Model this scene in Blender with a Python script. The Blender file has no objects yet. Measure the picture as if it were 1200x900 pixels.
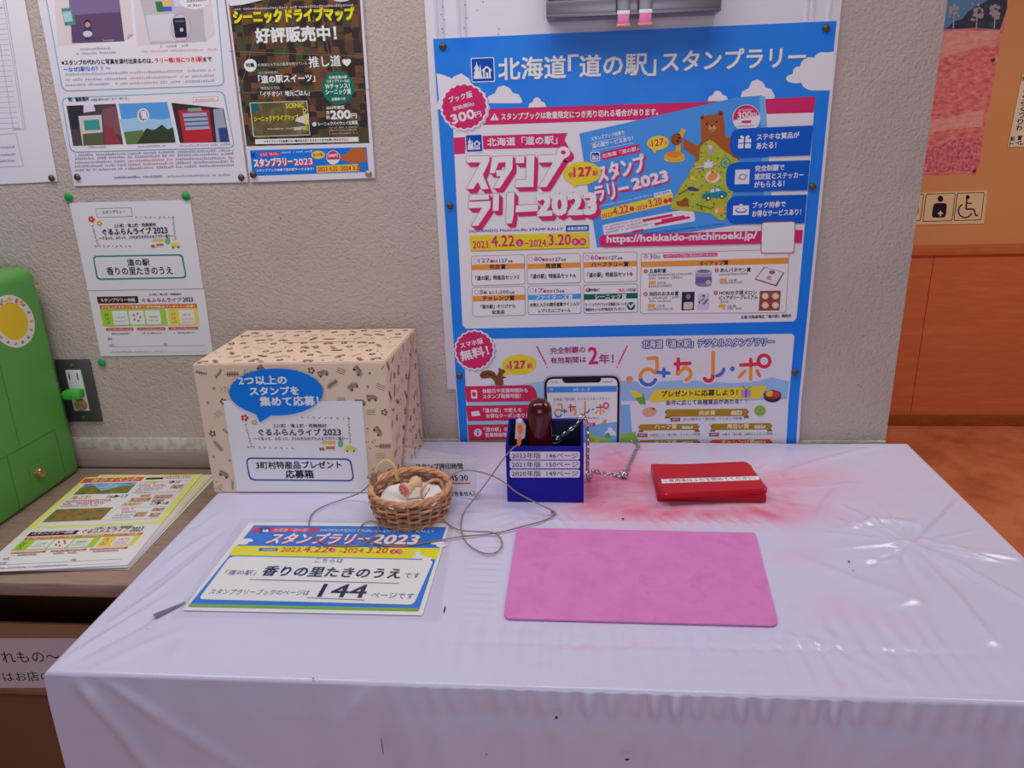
import bpy, bmesh, math, random
from mathutils import Vector, Matrix, noise
random.seed(7)
SC = bpy.context.scene
COL = SC.collection

# ------------------------------------------------------------------ camera
TZ = 0.70                                        # height of the table top above the floor
F, YAW, PITCH, ROLL = 890.448, 0.08979, 0.32954, -0.03088
EYE = Vector((0.14839, -1.77065, TZ + 0.75501))
_f = Vector((-math.sin(YAW)*math.cos(PITCH), math.cos(YAW)*math.cos(PITCH), -math.sin(PITCH)))
_r0 = Vector((math.cos(YAW), math.sin(YAW), 0)); _u0 = _r0.cross(_f)
_r = _r0*math.cos(ROLL) + _u0*math.sin(ROLL); _u = -_r0*math.sin(ROLL) + _u0*math.cos(ROLL)
cam = bpy.data.cameras.new('camera'); cam.sensor_width = 36; cam.lens = F/1200*36
cam.clip_start = .02
camo = bpy.data.objects.new('camera', cam); COL.objects.link(camo)
camo.matrix_world = Matrix((( _r.x, _u.x, -_f.x, EYE.x), (_r.y, _u.y, -_f.y, EYE.y), (_r.z, _u.z, -_f.z, EYE.z), (0, 0, 0, 1)))
SC.camera = camo

# ------------------------------------------------------------------ light
SC.view_settings.view_transform = 'Standard'
SC.view_settings.look = 'None'
SC.view_settings.gamma = 1
SC.view_settings.use_curve_mapping = False
SC.view_settings.exposure = 0.0
w = bpy.data.worlds.new('world'); SC.world = w; w.use_nodes = True
w.node_tree.nodes['Background'].inputs[0].default_value = (.93, .94, 1.0, 1)
w.node_tree.nodes['Background'].inputs[1].default_value = 0.07
def area(name, loc, size, energy, color, target=None):
    l = bpy.data.lights.new(name, 'AREA'); l.shape = 'RECTANGLE'; l.size, l.size_y = size
    l.energy = energy; l.color = color
    o = bpy.data.objects.new(name, l); o.location = loc; COL.objects.link(o)
    if target is not None:
        o.rotation_euler = (Vector(target) - Vector(loc)).to_track_quat('-Z', 'Y').to_euler()
    return o
area('ceiling_light', (0.1, -0.75, 2.48), (1.3, .5), 9.5, (1, .965, .96))
area('ceiling_light', (-1.15, -0.6, 2.46), (.9, .4), 9.5, (1, .965, .96))
area('fill_light', (0.3, -3.2, 1.55), (2.0, 1.3), 18, (.82, .88, 1), (0.2, 0, .75))  # added fill from behind the camera, brightens the front of the cloth
area('ceiling_light', (2.2, 0.2, 2.48), (1.4, .5), 24, (1, .88, .74))

# ------------------------------------------------------------------ from a pixel of the photograph to a place on a known plane
def ray(u, v): return EYE, _f + _r*((u-600)/F) - _u*((v-450)/F)
def on_plane(u, v, p0, n):
    c, d = ray(u, v); return c + d*((p0 - c).dot(n)/d.dot(n))
def onZ(u, v, z=0.0): return on_plane(u, v, Vector((0, 0, TZ+z)), Vector((0, 0, 1)))     # z above the table top
def onY(u, v, y=0.0): return on_plane(u, v, Vector((0, y, 0)), Vector((0, 1, 0)))
def onX(u, v, x=0.0): return on_plane(u, v, Vector((x, 0, 0)), Vector((1, 0, 0)))

# ------------------------------------------------------------------ materials
def lin(c):
    c = c/255; return c/12.92 if c <= .04045 else ((c+.055)/1.055)**2.4
def alb(rgb, k=.74): return tuple(min(.92, lin(x)/k) for x in rgb) + (1,)
MATS = {}
def mat(name, rgb, rough=.55, k=.74, spec=.4, metal=0, coat=0, trans=0):
    if name in MATS: return MATS[name]
    m = bpy.data.materials.new(name); m.use_nodes = True
    b = m.node_tree.nodes['Principled BSDF']
    b.inputs['Base Color'].default_value = alb(rgb, k); b.inputs['Roughness'].default_value = rough
    b.inputs['Specular IOR Level'].default_value = spec; b.inputs['Metallic'].default_value = metal
    b.inputs['Coat Weight'].default_value = coat; b.inputs['Transmission Weight'].default_value = trans
    MATS[name] = m; return m
def ink(rgb, k=None):
    if isinstance(rgb, bpy.types.Material): return rgb
    return mat('ink_%d_%d_%d' % tuple(rgb), rgb, .5, .74 if k is None else k, .12)
class N:                                                                # small node-building helper
    def __init__(s, m): s.t = m.node_tree; s.b = s.t.nodes['Principled BSDF']
    def __call__(s, kind, **kw):
        n = s.t.nodes.new(kind)
        for a, v in kw.items():
            if a[0] == '_': n.inputs[a[1:].replace('_', ' ')].default_value = v
            else: setattr(n, a, v)
        return n
    def link(s, a, b): s.t.links.new(a, b)
    def coord(s, scale=(1, 1, 1), rot=(0, 0, 0), out='Object'):
        c = s('ShaderNodeTexCoord'); mp = s('ShaderNodeMapping'); mp.inputs['Scale'].default_value = scale
        mp.inputs['Rotation'].default_value = rot
        s.link(c.outputs[out], mp.inputs['Vector']); return mp.outputs['Vector']
    def ramp(s, fac, stops, interp='LINEAR'):
        r = s('ShaderNodeValToRGB'); r.color_ramp.interpolation = interp
        e = r.color_ramp.elements
        while len(e) < len(stops): e.new(.5)
        for i, (p, c) in enumerate(stops): e[i].position = p; e[i].color = c
        s.link(fac, r.inputs['Fac']); return r.outputs['Color']
    def bump(s, h, strength, dist):
        b = s('ShaderNodeBump'); b.inputs['Strength'].default_value = strength; b.inputs['Distance'].default_value = dist
        s.link(h, b.inputs['Height']); s.link(b.outputs['Normal'], s.b.inputs['Normal'])
def noise_mat(name, stops, scale, detail=4, rough=.6, k=.74, stretch=(1, 1, 1), kind='noise', interp='LINEAR', bump=0, dist=.002, spec=.3):
    if name in MATS: return MATS[name]
    m = mat(name, (128, 128, 128), rough, k, spec); n = N(m)
    v = n.coord(stretch)
    if kind == 'noise':
        t = n('ShaderNodeTexNoise', _Scale=scale, _Detail=detail, _Roughness=.6); out = t.outputs['Fac']
    elif kind == 'cells':
        t = n('ShaderNodeTexVoronoi', _Scale=scale, _Randomness=.5, distance='CHEBYCHEV'); sp = n('ShaderNodeSeparateColor')
        n.link(t.outputs['Color'], sp.inputs[0]); out = sp.outputs[0]
    n.link(v, t.inputs['Vector'])
    n.link(n.ramp(out, [(p, alb(c, k)) for p, c in stops], interp), n.b.inputs['Base Color'])
    if bump: n.bump(out, bump, dist)
    return m

# ------------------------------------------------------------------ mesh building
WL = {}
class MB:
    def __init__(s): s.v = []; s.f = []; s.m = []; s.mats = []; s.sm = []
    def mi(s, m):
        if m not in s.mats: s.mats.append(m)
        return s.mats.index(m)
    def add(s, vs, fs, m, smooth=False):
        o = len(s.v); s.v += [Vector(x) for x in vs]; i = s.mi(m)
        for f in fs: s.f.append([o+k for k in f]); s.m.append(i); s.sm.append(smooth)
        return s
    def box(s, a, b, m, bev=0, xf=None, seg=2):
        bm = bmesh.new(); bmesh.ops.create_cube(bm, size=1)
        a, b = Vector(a), Vector(b)
        for v in bm.verts: v.co = Vector([(a[i]+b[i])/2 + v.co[i]*(b[i]-a[i]) for i in range(3)])
        if bev: bmesh.ops.bevel(bm, geom=bm.edges[:], offset=bev, segments=seg, affect='EDGES', profile=.5)
        return s.bm(bm, m, xf, bev > 0)
    def bm(s, bm, m, xf=None, smooth=False):
        bm.verts.index_update()
        s.add([xf @ v.co if xf else v.co.copy() for v in bm.verts], [[v.index for v in f.verts] for f in bm.faces], m, smooth)
        bm.free(); return s
    def tube(s, pts, r, m, seg=8, closed=False, caps=True):
        pts = [Vector(p) for p in pts]; n = len(pts)
        rr = r if isinstance(r, (list, tuple)) else [r]*n
        T = []
        for i in range(n):
            a = pts[i-1] if (i or closed) else pts[0]; b = pts[(i+1) % n] if (i < n-1 or closed) else pts[-1]
            T.append((b-a).normalized() if (b-a).length > 1e-9 else Vector((0, 0, 1)))
        up = Vector((0, 0, 1)) if abs(T[0].z) < .9 else Vector((1, 0, 0))
        nrm = (up - T[0]*up.dot(T[0])).normalized(); vs = []
        for i in range(n):
            nrm = (nrm - T[i]*nrm.dot(T[i])).normalized(); bi = T[i].cross(nrm)
            for k in range(seg):
                a = 2*math.pi*k/seg; vs.append(pts[i] + (nrm*math.cos(a) + bi*math.sin(a))*rr[i])
        fs = []
        for i in range(n if closed else n-1):
            j = (i+1) % n
            for k in range(seg): fs.append([i*seg+k, i*seg+(k+1) % seg, j*seg+(k+1) % seg, j*seg+k])
        if not closed and caps: fs += [list(range(seg))[::-1], [(n-1)*seg+k for k in range(seg)]]
        return s.add(vs, fs, m, True)
    def lathe(s, prof, m, seg=24, xf=None):
        vs = []; fs = []
        for r, z in prof:
            for k in range(seg):
                a = 2*math.pi*k/seg; vs.append(Vector((r*math.cos(a), r*math.sin(a), z)))
        for i in range(len(prof)-1):
            for k in range(seg): fs.append([i*seg+k, i*seg+(k+1) % seg, (i+1)*seg+(k+1) % seg, (i+1)*seg+k])
        fs += [list(range(seg))[::-1], [(len(prof)-1)*seg+k for k in range(seg)]]
        if xf: vs = [xf @ v for v in vs]
        return s.add(vs, fs, m, True)
    def prism(s, pts, d, m):                                              # polygon pts swept by vector d
        n = len(pts); pts = [Vector(p) for p in pts]; d = Vector(d)
        return s.add(pts + [p+d for p in pts], [list(range(n)), [n+k for k in range(n)][::-1]] + [[k, n+k, n+(k+1) % n, (k+1) % n] for k in range(n)], m)
    def build(s, name, parent=None, origin=None, angle=40):
        if origin is None:
            lo = [min(v[i] for v in s.v) for i in range(3)]; hi = [max(v[i] for v in s.v) for i in range(3)]
            origin = Vector(((lo[0]+hi[0])/2, (lo[1]+hi[1])/2, lo[2]))
        origin = Vector(origin)
        me = bpy.data.meshes.new(name); me.from_pydata([v-origin for v in s.v], [], s.f)
        for m in s.mats: me.materials.append(m)
        me.polygons.foreach_set('material_index', s.m); me.polygons.foreach_set('use_smooth', s.sm)
        if any(s.sm): me.set_sharp_from_angle(angle=math.radians(angle))
        me.update()
        o = bpy.data.objects.new(name, me); COL.objects.link(o); WL[o] = origin
        if parent: o.parent = parent; o.location = origin - WL[parent]
        else: o.location = origin
        return o
def tag(o, label, cat, group=None):
    o['label'] = label; o['category'] = cat
    if group: o['group'] = group
    return o
def thing(name, label, cat, loc, group=None):
    o = bpy.data.objects.new(name, None); o.empty_display_size = .05; COL.objects.link(o)
    o.location = Vector(loc); WL[o] = Vector(loc); return tag(o, label, cat, group)
def struct(mb, name):
    o = mb.build(name); o['kind'] = 'structure'; return o
def copy_tree(o, loc=None, parent=None):
    c = o.copy(); COL.objects.link(c)
    if parent: c.parent = parent
    if loc is not None: c.location = loc
    for ch in list(o.children): copy_tree(ch, None, c)
    return c

def smooth(pts, n=8):
    pts = [Vector(p) for p in pts]; out = []
    for i in range(len(pts)-1):
        p0 = pts[max(0, i-1)]; p1 = pts[i]; p2 = pts[i+1]; p3 = pts[min(len(pts)-1, i+2)]
        for k in range(n):
            t = k/n; out.append(.5*((2*p1)+(p2-p0)*t+(2*p0-5*p1+4*p2-p3)*t*t+(3*p1-p0-3*p2+p3)*t**3))
    return out + [pts[-1]]
# ------------------------------------------------------------------ printing on a flat sheet
_TX = {}
def glyphs(s):
    if s not in _TX:
        c = bpy.data.curves.new('t', 'FONT'); c.body = s; c.resolution_u = 2
        o = bpy.data.objects.new('t', c); me = o.to_mesh()
        vs = [(v.co.x, v.co.y) for v in me.vertices]; fs = [list(p.vertices) for p in me.polygons]
        o.to_mesh_clear(); bpy.data.objects.remove(o); bpy.data.curves.remove(c)
        x0 = min(v[0] for v in vs); x1 = max(v[0] for v in vs); y0 = min(v[1] for v in vs); y1 = max(v[1] for v in vs)
        _TX[s] = ([((x-x0)/(x1-x0), (y-y0)/max(1e-6, y1-y0)) for x, y in vs], fs)
    return _TX[s]
STEP = .00022
class Print(MB):
    """ink shapes lying on a plane; positions are given where they are seen on the photographed sheet and brought onto the plane"""
    def __init__(s, p0, n, vdir):
        super().__init__(); s.p0 = Vector(p0); s.n = Vector(n).normalized()
        s.vd = (Vector(vdir) - s.n*Vector(vdir).dot(s.n)).normalized(); s.ud = s.vd.cross(s.n); s.k = 0
    def tick(s, layer): s.k = (s.k+1) % 30; return layer + s.k*.009            # ink laid later lies on ink laid before
    def ab(s, px):
        p = on_plane(px[0], px[1], s.p0, s.n) - s.p0; return Vector((p.dot(s.ud), p.dot(s.vd)))
    def w(s, a, layer): return s.p0 + s.ud*a[0] + s.vd*a[1] + s.n*(layer*STEP)
    def poly(s, pts, col, layer=1):
        q = [s.ab(p) for p in pts]
        area2 = sum(q[i].x*q[(i+1) % len(q)].y - q[(i+1) % len(q)].x*q[i].y for i in range(len(q)))
        if area2 < 0: q = q[::-1]
        layer = s.tick(layer); s.add([s.w(a, layer) for a in q], [list(range(len(q)))], ink(col)); return s
    def sheet(s, pts, col, thick=.0006):
        q = [s.ab(p) for p in pts]
        s.prism([s.w(a, 0) for a in q], -s.n*thick, ink(col)); return s
    def rect(s, x0, y0, x1, y1, col, layer=1, sk=0, r=0, lean=None):
        """box from x0..x1, y0..y1 (y at its left end), sk = rise of its right end, lean = shift of its lower end"""
        if lean is None: lean = (705-(x0+x1)/2)/2900*(y1-y0) if abs(s.n.z) < .5 else 0
        return s.quad([(x0, y0), (x1, y0+sk), (x1+lean, y1+sk), (x0+lean, y1)], col, layer, r)
    def quad(s, q, col, layer=1, r=0, sides='1111'):
        if not r: return s.poly(q, col, layer)
        out = []
        for i in range(4):
            p = Vector(q[i]); a = Vector(q[i-1]); b = Vector(q[(i+1) % 4])
            if sides[i] == '0': out.append(p); continue
            ra = min(r, (a-p).length*.5); rb = min(r, (b-p).length*.5)
            pa = p+(a-p).normalized()*ra; pb = p+(b-p).normalized()*rb
            for t in (0, .2, .4, .6, .8, 1): out.append(pa*(1-t)**2 + p*2*t*(1-t) + pb*t*t)
        return s.poly(out, col, layer)
    def frame(s, q, col, layer=1, r=0, wd=1, fill=None):
        c = sum((Vector(p) for p in q), Vector((0, 0)))/4
        s.quad(q, col, layer, r)
        inner = []
        for p in q:
            d = Vector(p)-c; inner.append((p[0]-math.copysign(wd, d.x), p[1]-math.copysign(wd, d.y)))
        return s.quad(inner, fill or (214, 207, 224), layer+.5, max(0, r-wd*.6))
    def ell(s, cx, cy, rx, ry, col, layer=1, rot=0, n=24, a0=0, a1=360):
        c, sn = math.cos(math.radians(rot)), math.sin(math.radians(rot)); pts = []
        for k in range(n if a1-a0 == 360 else n+1):
            a = math.radians(a0 + (a1-a0)*k/n); x, y = rx*math.cos(a), ry*math.sin(a); pts.append((cx+x*c-y*sn, cy+x*sn+y*c))
        return s.poly(pts, col, layer)
    def burst(s, cx, cy, r, col, layer=1, n=22, dep=.032):
        return s.poly([(cx+r*(1+dep*math.cos(n*a))*math.cos(a), cy+r*(1+dep*math.cos(n*a))*math.sin(a)) for a in (2*math.pi*k/132 for k in range(132))], col, layer)
    def cloud(s, x0, y0, x1, y1, col=(214, 209, 226), layer=1):
        wd, h = x1-x0, y1-y0
        s.poly([(x0, y1), (x0+wd*.08, y0+h*.6), (x0+wd*.25, y0+h*.45), (x0+wd*.34, y0+h*.1), (x0+wd*.5, y0), (x0+wd*.66, y0+h*.15), (x0+wd*.74, y0+h*.42), (x0+wd*.9, y0+h*.5), (x1, y0+h*.85), (x1-wd*.03, y1)], col, layer)
        return s
    def line(s, pts, wd, col, layer=2):
        for i in range(len(pts)-1):
            a, b = Vector(pts[i]), Vector(pts[i+1]); d = (b-a).normalized(); o = Vector((-d.y, d.x))*wd/2
            s.poly([a+o, b+o, b-o, a-o], col, layer)
        return s
    def text(s, body, a, b, h, col, layer=3, bold=0, out=None, ow=1, shear=0, drop=None, dcol=None):
        """writes body so that its box stands on the line a-b and is h high"""
        A, B = s.ab(a), s.ab(b); U = B-A; L = U.length; un = U/L; vn = Vector((-un.y, un.x))
        H = abs((s.ab((a[0], a[1]-h))-A).dot(vn)); px = L/max(1e-6, (Vector(b)-Vector(a)).length)
        vs, fs = glyphs(body)
        if h < 9: bold = min(bold, .024*h)
        def put(dx, dy, c, ly):
            o = A + un*dx + vn*dy; ly = s.tick(ly)
            s.add([s.w(o + U*(x + 0) + un*(shear*y*H) + vn*(y*H), ly) for x, y in vs], fs, ink(c))
        if drop:
            st = max(2, int(max(abs(drop[0]), abs(drop[1]))))
            for k in range(st+1):
                for q in ((-.5, 0), (.5, 0), (0, -.5), (0, .5)):
                    put((drop[0]*k/st + q[0]*ow*2)*px, (-drop[1]*k/st + q[1]*ow*2)*px, dcol, layer-.8)
        if out:
            for k in range(8): put(math.cos(k*math.pi/4)*ow*px, math.sin(k*math.pi/4)*ow*px, out, layer-.4)
        if bold:
            for q in ((-1, -1), (1, -1), (-1, 1), (1, 1)): put(q[0]*bold*px, q[1]*bold*px, col, layer)
        else: put(0, 0, col, layer)
        return s
    def fine(s, a, b, h, col, layer=2, fill=.72):
        """a line of print too small to read: short dabs of ink"""
        a, b = Vector(a), Vector(b); L = (b-a).length; d = (b-a)/L; x = 0
        while x < L-h*.4:
            wd = h*random.uniform(.5, .95)
            if random.random() < fill + .2:
                p = a+d*x; e = min(wd, L-x); hh = h*random.uniform(.55, 1)
                s.poly([p, p+d*e, p+d*e-Vector((0, hh*.34)), p-Vector((0, hh*.34))], col, layer)
                s.poly([p-Vector((0, hh*.62)), p+d*e-Vector((0, hh*.62)), p+d*e-Vector((0, hh)), p-Vector((0, hh))], col, layer)
            x += wd + h*.28
        return s
def wall_print(y): return Print((0, y, TZ), (0, -1, 0), (0, 0, 1))
def flat_print(z): return Print((0, -.4, TZ+z), (0, 0, 1), (0, 1, 0))
WHITE = (214, 207, 226); BLUE = (45, 122, 210); DBLUE = (22, 82, 178); CRIM = (196, 42, 98); YEL = (236, 192, 50); BLK = (38, 32, 44)
# ------------------------------------------------------------------ the setting
def stucco(name, rgb):
    m = mat(name, rgb, .85, .74, .2); n = N(m)
    v = n.coord((1, 1, 1))
    a = n('ShaderNodeTexNoise', _Scale=150, _Detail=3, _Roughness=.55); n.link(v, a.inputs['Vector'])
    b = n('ShaderNodeTexNoise', _Scale=260, _Detail=2); n.link(v, b.inputs['Vector'])
    ad = n('ShaderNodeMath', operation='MULTIPLY_ADD'); ad.inputs[1].default_value = .35
    n.link(b.outputs['Fac'], ad.inputs[0]); n.link(a.outputs['Fac'], ad.inputs[2])
    n.bump(ad.outputs[0], .65, .0055)
    c = n('ShaderNodeTexNoise', _Scale=3, _Detail=3); n.link(v, c.inputs['Vector'])
    sp = n('ShaderNodeTexNoise', _Scale=120, _Detail=1); n.link(v, sp.inputs['Vector'])
    base = n.ramp(c.outputs['Fac'], [(.3, alb([x*.965 for x in rgb])), (.7, alb([x*1.03 for x in rgb]))])
    dark = n.ramp(sp.outputs['Fac'], [(.20, (0, 0, 0, 1)), (.25, (1, 1, 1, 1))])
    mx = n('ShaderNodeMix', data_type='RGBA'); n.link(dark, mx.inputs['Factor'])
    mx.inputs['A'].default_value = alb([x*.74 for x in rgb]); n.link(base, mx.inputs['B'])
    n.link(mx.outputs['Result'], n.b.inputs['Base Color']); return m
def wood(name, a, b, scale=(3, 3, 30), rough=.5, k=.74, spec=.3):
    return noise_mat(name, [(.3, a), (.52, b), (.75, a)], 2.2, 6, rough, k, scale, spec=spec)
STUCCO = stucco('stucco', (177, 161, 155))
SHELFW = wood('shelf_wood', (128, 104, 94), (150, 124, 112), (3, 26, 30))
TRIMW = wood('trim_wood', (140, 122, 116), (152, 134, 128), (2, 30, 30), .6)
WAINS = wood('wainscot_wood', (206, 116, 78), (192, 102, 64), (1.2, 1, 9), .4)
BASEW = wood('base_wood', (160, 84, 40), (140, 70, 32), (3, 1, 12), .45)
ORANGE = noise_mat('orange_paint', [(.3, (200, 134, 88)), (.7, (206, 140, 92))], 2, 2, .6)
FLOORM = noise_mat('brown_vinyl', [(.25, (150, 78, 52)), (.45, (188, 108, 74)), (.6, (206, 126, 88)), (.8, (170, 92, 62))], 5, 6, .35, spec=.4)

struct(MB().box((-2.4, 0, 0), (.897, .14, 2.5), STUCCO), 'wall_back')
struct(MB().box((-2.4, -2.4, -.05), (4.2, 2.0, 0), FLOORM), 'floor')
struct(MB().box((.3, 1.85, 0), (4.2, 1.95, 2.5), ORANGE), 'wall_hall')
wn = MB().box((.3, 1.838, .05), (1.772, 1.85, TZ+.16), WAINS).box((1.775, 1.838, .05), (4.2, 1.85, TZ+.16), WAINS)
struct(wn, 'trim_1')
struct(MB().box((.3, 1.822, TZ+.135), (4.2, 1.85, TZ+.178), wood('rail_wood', (196, 112, 62), (182, 98, 52), (2, 1, 14), .4), .003), 'trim_2')
struct(MB().box((.3, 1.825, 0), (4.2, 1.85, TZ-.645), BASEW, .002), 'baseboard_hall')
struct(MB().box((-2.4, -.012, TZ-.082), (-.66, 0, TZ-.035), TRIMW, .002), 'trim_3')
struct(MB().box((-2.4, -.0068, TZ-.036), (.897, 0, TZ+.001), noise_mat('cap_paint', [(.35, (168, 158, 152)), (.6, (196, 186, 180)), (.75, (150, 140, 134))], 40, 4, .7), .003), 'trim_4')

# ------------------------------------------------------------------ far wall: landscape poster and signs
def far_things():
    pl = Print((1.85, 1.85, TZ), (0, -1, 0), (0, 0, 1))
    pp = [(1062, 204), (1100, -60), (1183, -60), (1181, 10), (1173, 45), (1167, 80), (1160, 120), (1152, 160), (1149, 190), (1144, 205), (1128, 203), (1105, 205)]
    PINK = noise_mat('pink_flowers', [(.28, (150, 66, 66)), (.45, (192, 92, 96)), (.58, (208, 116, 118)), (.72, (220, 146, 140))], 30, 6, .5, .62, (1, 1, 1.8))
    PALE = noise_mat('pale_pink_flowers', [(.3, (196, 108, 108)), (.5, (214, 132, 130)), (.7, (222, 156, 148))], 26, 5, .5, .62, (1, 1, 2.5)); SPECK = noise_mat('speckled_flowers', [(.3, (96, 44, 50)), (.45, (176, 84, 96)), (.6, (206, 112, 122)), (.75, (226, 160, 160))], 70, 5, .5, .62)
    DARKW = noise_mat('dark_woods', [(.3, (22, 26, 44)), (.6, (44, 46, 62)), (.75, (64, 70, 80))], 30, 5, .5, .5)
    t = thing('landscape_poster', 'large poster of a pink flower field under dark trees on the orange wall', 'poster', onY(1120, 205, 1.85))
    s = Print((1.85, 1.848, TZ), (0, -1, 0), (0, 0, 1)); s.sheet(pp, PINK, .0015)
    s.build('paper_sheet', t)
    s = Print((1.85, 1.848, TZ), (0, -1, 0), (0, 0, 1)); sky = mat('poster_sky', (62, 104, 150), .5, .5)
    s.poly([(1096, -58), (1182, -58), (1180, 10), (1172, 35), (1140, 33), (1108, 35), (1090, 34)], sky, 1)
    s.poly([(1108, 34), (1118, 25), (1128, 22), (1134, 14), (1142, 8), (1152, 4), (1162, -4), (1170, -2), (1176, -14), (1181, -10), (1180, 10), (1172, 34), (1140, 33)], DARKW, 2)
    wt = (168, 160, 170)
    for x, y, rx, ry in ((1118, 14, 5, 10), (1145, 14, 6, 12), (1166, 14, 5, 9)):
        s.line([(x, y+5), (x-1, 33)], 1.3, wt, 3)
        for k in range(22):
            s.ell(x+random.uniform(-rx, rx), y+random.uniform(-ry, ry)*.8, random.uniform(1.2, 2.8), random.uniform(1.2, 3), (random.randint(140, 180), 146, 160), 3+k*.1, n=7)
    s.build('sky_picture', t)
    s = Print((1.85, 1.848, TZ), (0, -1, 0), (0, 0, 1)); s.poly([(1089, 40), (1110, 36), (1172, 36), (1166, 50), (1130, 60), (1087, 72)], PALE, 1); s.build('pale_flower_band', t); s = Print((1.85, 1.848, TZ), (0, -1, 0), (0, 0, 1)); s.poly([(1080, 142), (1110, 138), (1154, 128), (1151, 148), (1110, 152), (1076, 158)], PALE, 1); s.build('pale_flower_band', t); s = Print((1.85, 1.848, TZ), (0, -1, 0), (0, 0, 1)); s.poly([(1070, 178), (1100, 170), (1126, 162), (1150, 160), (1148, 190), (1142, 202), (1128, 200), (1105, 202), (1066, 201)], SPECK, 1)
    s.build('speckled_flower_band', t)
    sg = Print((1.85, 1.846, TZ), (0, -1, 0), (0, 0, 1)); pale = (218, 186, 150)
    sg.sheet([(1046, 227), (1157, 223), (1153, 262), (1043, 264)], pale, .003)
    fr = (64, 46, 40)
    for q in ([(1048, 228), (1083, 227), (1079, 259), (1044, 260)], [(1085, 227), (1120, 226), (1116, 259), (1081, 260)], [(1121.5, 226), (1154, 225), (1150, 258), (1117.5, 259)]):
        sg.frame(q, fr, 1, 2.5, .9, pale)
    sg.ell(1102, 233, 3.4, 3.6, BLK, 3)
    sg.quad([(1094, 238), (1110, 238), (1108, 255), (1091.5, 255)], BLK, 3, 4)
    sg.poly([(1101, 247), (1103, 247), (1103, 249), (1105, 249), (1105, 251), (1103, 251), (1103, 253), (1101, 253), (1101, 251), (1099, 251), (1099, 249), (1101, 249)], pale, 4)
    sg.ell(1134, 231, 2.4, 2.4, BLK, 3)
    sg.line([(1133, 233), (1132, 245), (1141, 245), (1143.5, 253), (1146, 252)], 1.8, BLK, 3); sg.line([(1133, 238), (1139, 238.5)], 1.5, BLK, 3)
    arc = [(1132+8*math.cos(math.radians(a))-1, 247+8*math.sin(math.radians(a))) for a in range(20, 250, 15)]
    sg.line(arc, 1.7, BLK, 3)
    sg.ell(1074, 245, 2.5, 7, BLK, 3)
    tag(sg.build('pictogram_sign'), 'pale sign with ostomate and wheelchair pictograms below the flower field poster', 'sign')
    vs = Print((2.05, 1.846, TZ), (0, -1, 0), (0, 0, 1)); vs.sheet([(1198, 88), (1228, 88), (1212, 172), (1181, 172)], (214, 196, 176), .003)
    x, y = 1202.5, 104
    for ch in 'らくらくつりわ': vs.text(ch, (x-3.6, y+5), (x+3, y+5), 6.2, BLK, 2, .25); x -= 1.42; y += 7.3
    for ch, x, y in (('設', 1183.5, 165), ('ト', 1182.5, 171), ('置', 1192, 164), ('イ', 1190, 170), ('レ', 1195, 170), ('手', 1196.5, 95)): vs.text(ch, (x, y), (x+5, y), 5, BLK, 2, .2)
    tag(vs.build('vertical_sign'), 'narrow white sign with vertical writing on the orange wall', 'sign')
far_things()

# ------------------------------------------------------------------ table and its cloth
X0, X1, YB, YF = -.648, .943, -.021, -.896
def tab(u, v): p = onZ(u, v); return p.x, p.y
def seg_d(p, a, b):
    ax, ay = a; bx, by = b; dx, dy = bx-ax, by-ay; L = dx*dx+dy*dy
    t = max(0, min(1, ((p[0]-ax)*dx+(p[1]-ay)*dy)/L)); return math.hypot(p[0]-ax-t*dx, p[1]-ay-t*dy), t
RIDGES = []
def ridge(px, wd, amp): RIDGES.append(([tab(*q) for q in px], wd, amp))
for px, wd, amp in (
    ([(985, 622), (1003, 616), (1030, 610), (1072, 613)], .010, .006), ([(955, 616), (968, 590), (990, 566)], .010, .005),
    ([(1068, 635), (1090, 612), (1108, 590), (1118, 570)], .009, -.006), ([(1075, 636), (1105, 606), (1124, 586)], .009, .004),
    ([(1065, 638), (1120, 662), (1200, 705)], .009, .006), ([(1062, 643), (1110, 690), (1160, 750)], .012, .007),
    ([(1050, 640), (1085, 690), (1105, 745)], .014, -.005), ([(1035, 636), (1075, 637)], .008, .005), ([(1075, 632), (1140, 648), (1200, 655)], .008, .005),
    ([(900, 560), (960, 540), (1030, 522)], .008, .003), ([(900, 572), (955, 571), (1010, 566)], .006, .0015), ([(900, 592), (950, 594)], .006, .002),
    ([(940, 655), (1000, 680), (1090, 708)], .014, .003), ([(1010, 657), (1055, 657)], .006, .003), ([(1040, 710), (1085, 700)], .010, .003),
    ([(70, 776), (130, 740), (195, 700)], .007, .0035), ([(95, 770), (160, 735), (235, 690)], .007, -.0035), ([(130, 730), (190, 690), (250, 640)], .007, .004),
    ([(170, 690), (215, 655), (262, 622)], .006, -.0035), ([(195, 660), (240, 630)], .006, .003), ([(225, 625), (262, 600)], .008, .002), ([(110, 782), (180, 752), (215, 738)], .01, .002),
    ([(760, 575), (715, 560), (690, 556)], .008, .003), ([(763, 588), (720, 600), (690, 604)], .008, .003), ([(760, 560), (730, 540), (715, 526)], .009, .003), ([(770, 545), (800, 524)], .008, .002),
    ([(690, 585), (730, 583), (762, 582)], .006, .002), ([(700, 540), (735, 530), (790, 528)], .008, .0015),
    ([(905, 740), (960, 755), (1040, 800)], .010, .003), ([(950, 735), (1010, 765), (1060, 800)], .012, .003), ([(500, 740), (498, 780)], .008, .0015), ([(215, 745), (200, 780)], .01, .0015),
    ([(540, 560), (575, 545), (600, 540)], .007, .001), ([(535, 610), (560, 590)], .006, .0008)): ridge(px, wd, amp)
FLAT = [(-.655, -.235, -.32, -.02), (-.02, .17, -.345, -.235), (.31, .545, -.335, -.18), (.02, .50, -.745, -.445), (-.47, -.05, -.745, -.44), (-.275, -.10, -.47, -.32)]
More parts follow.
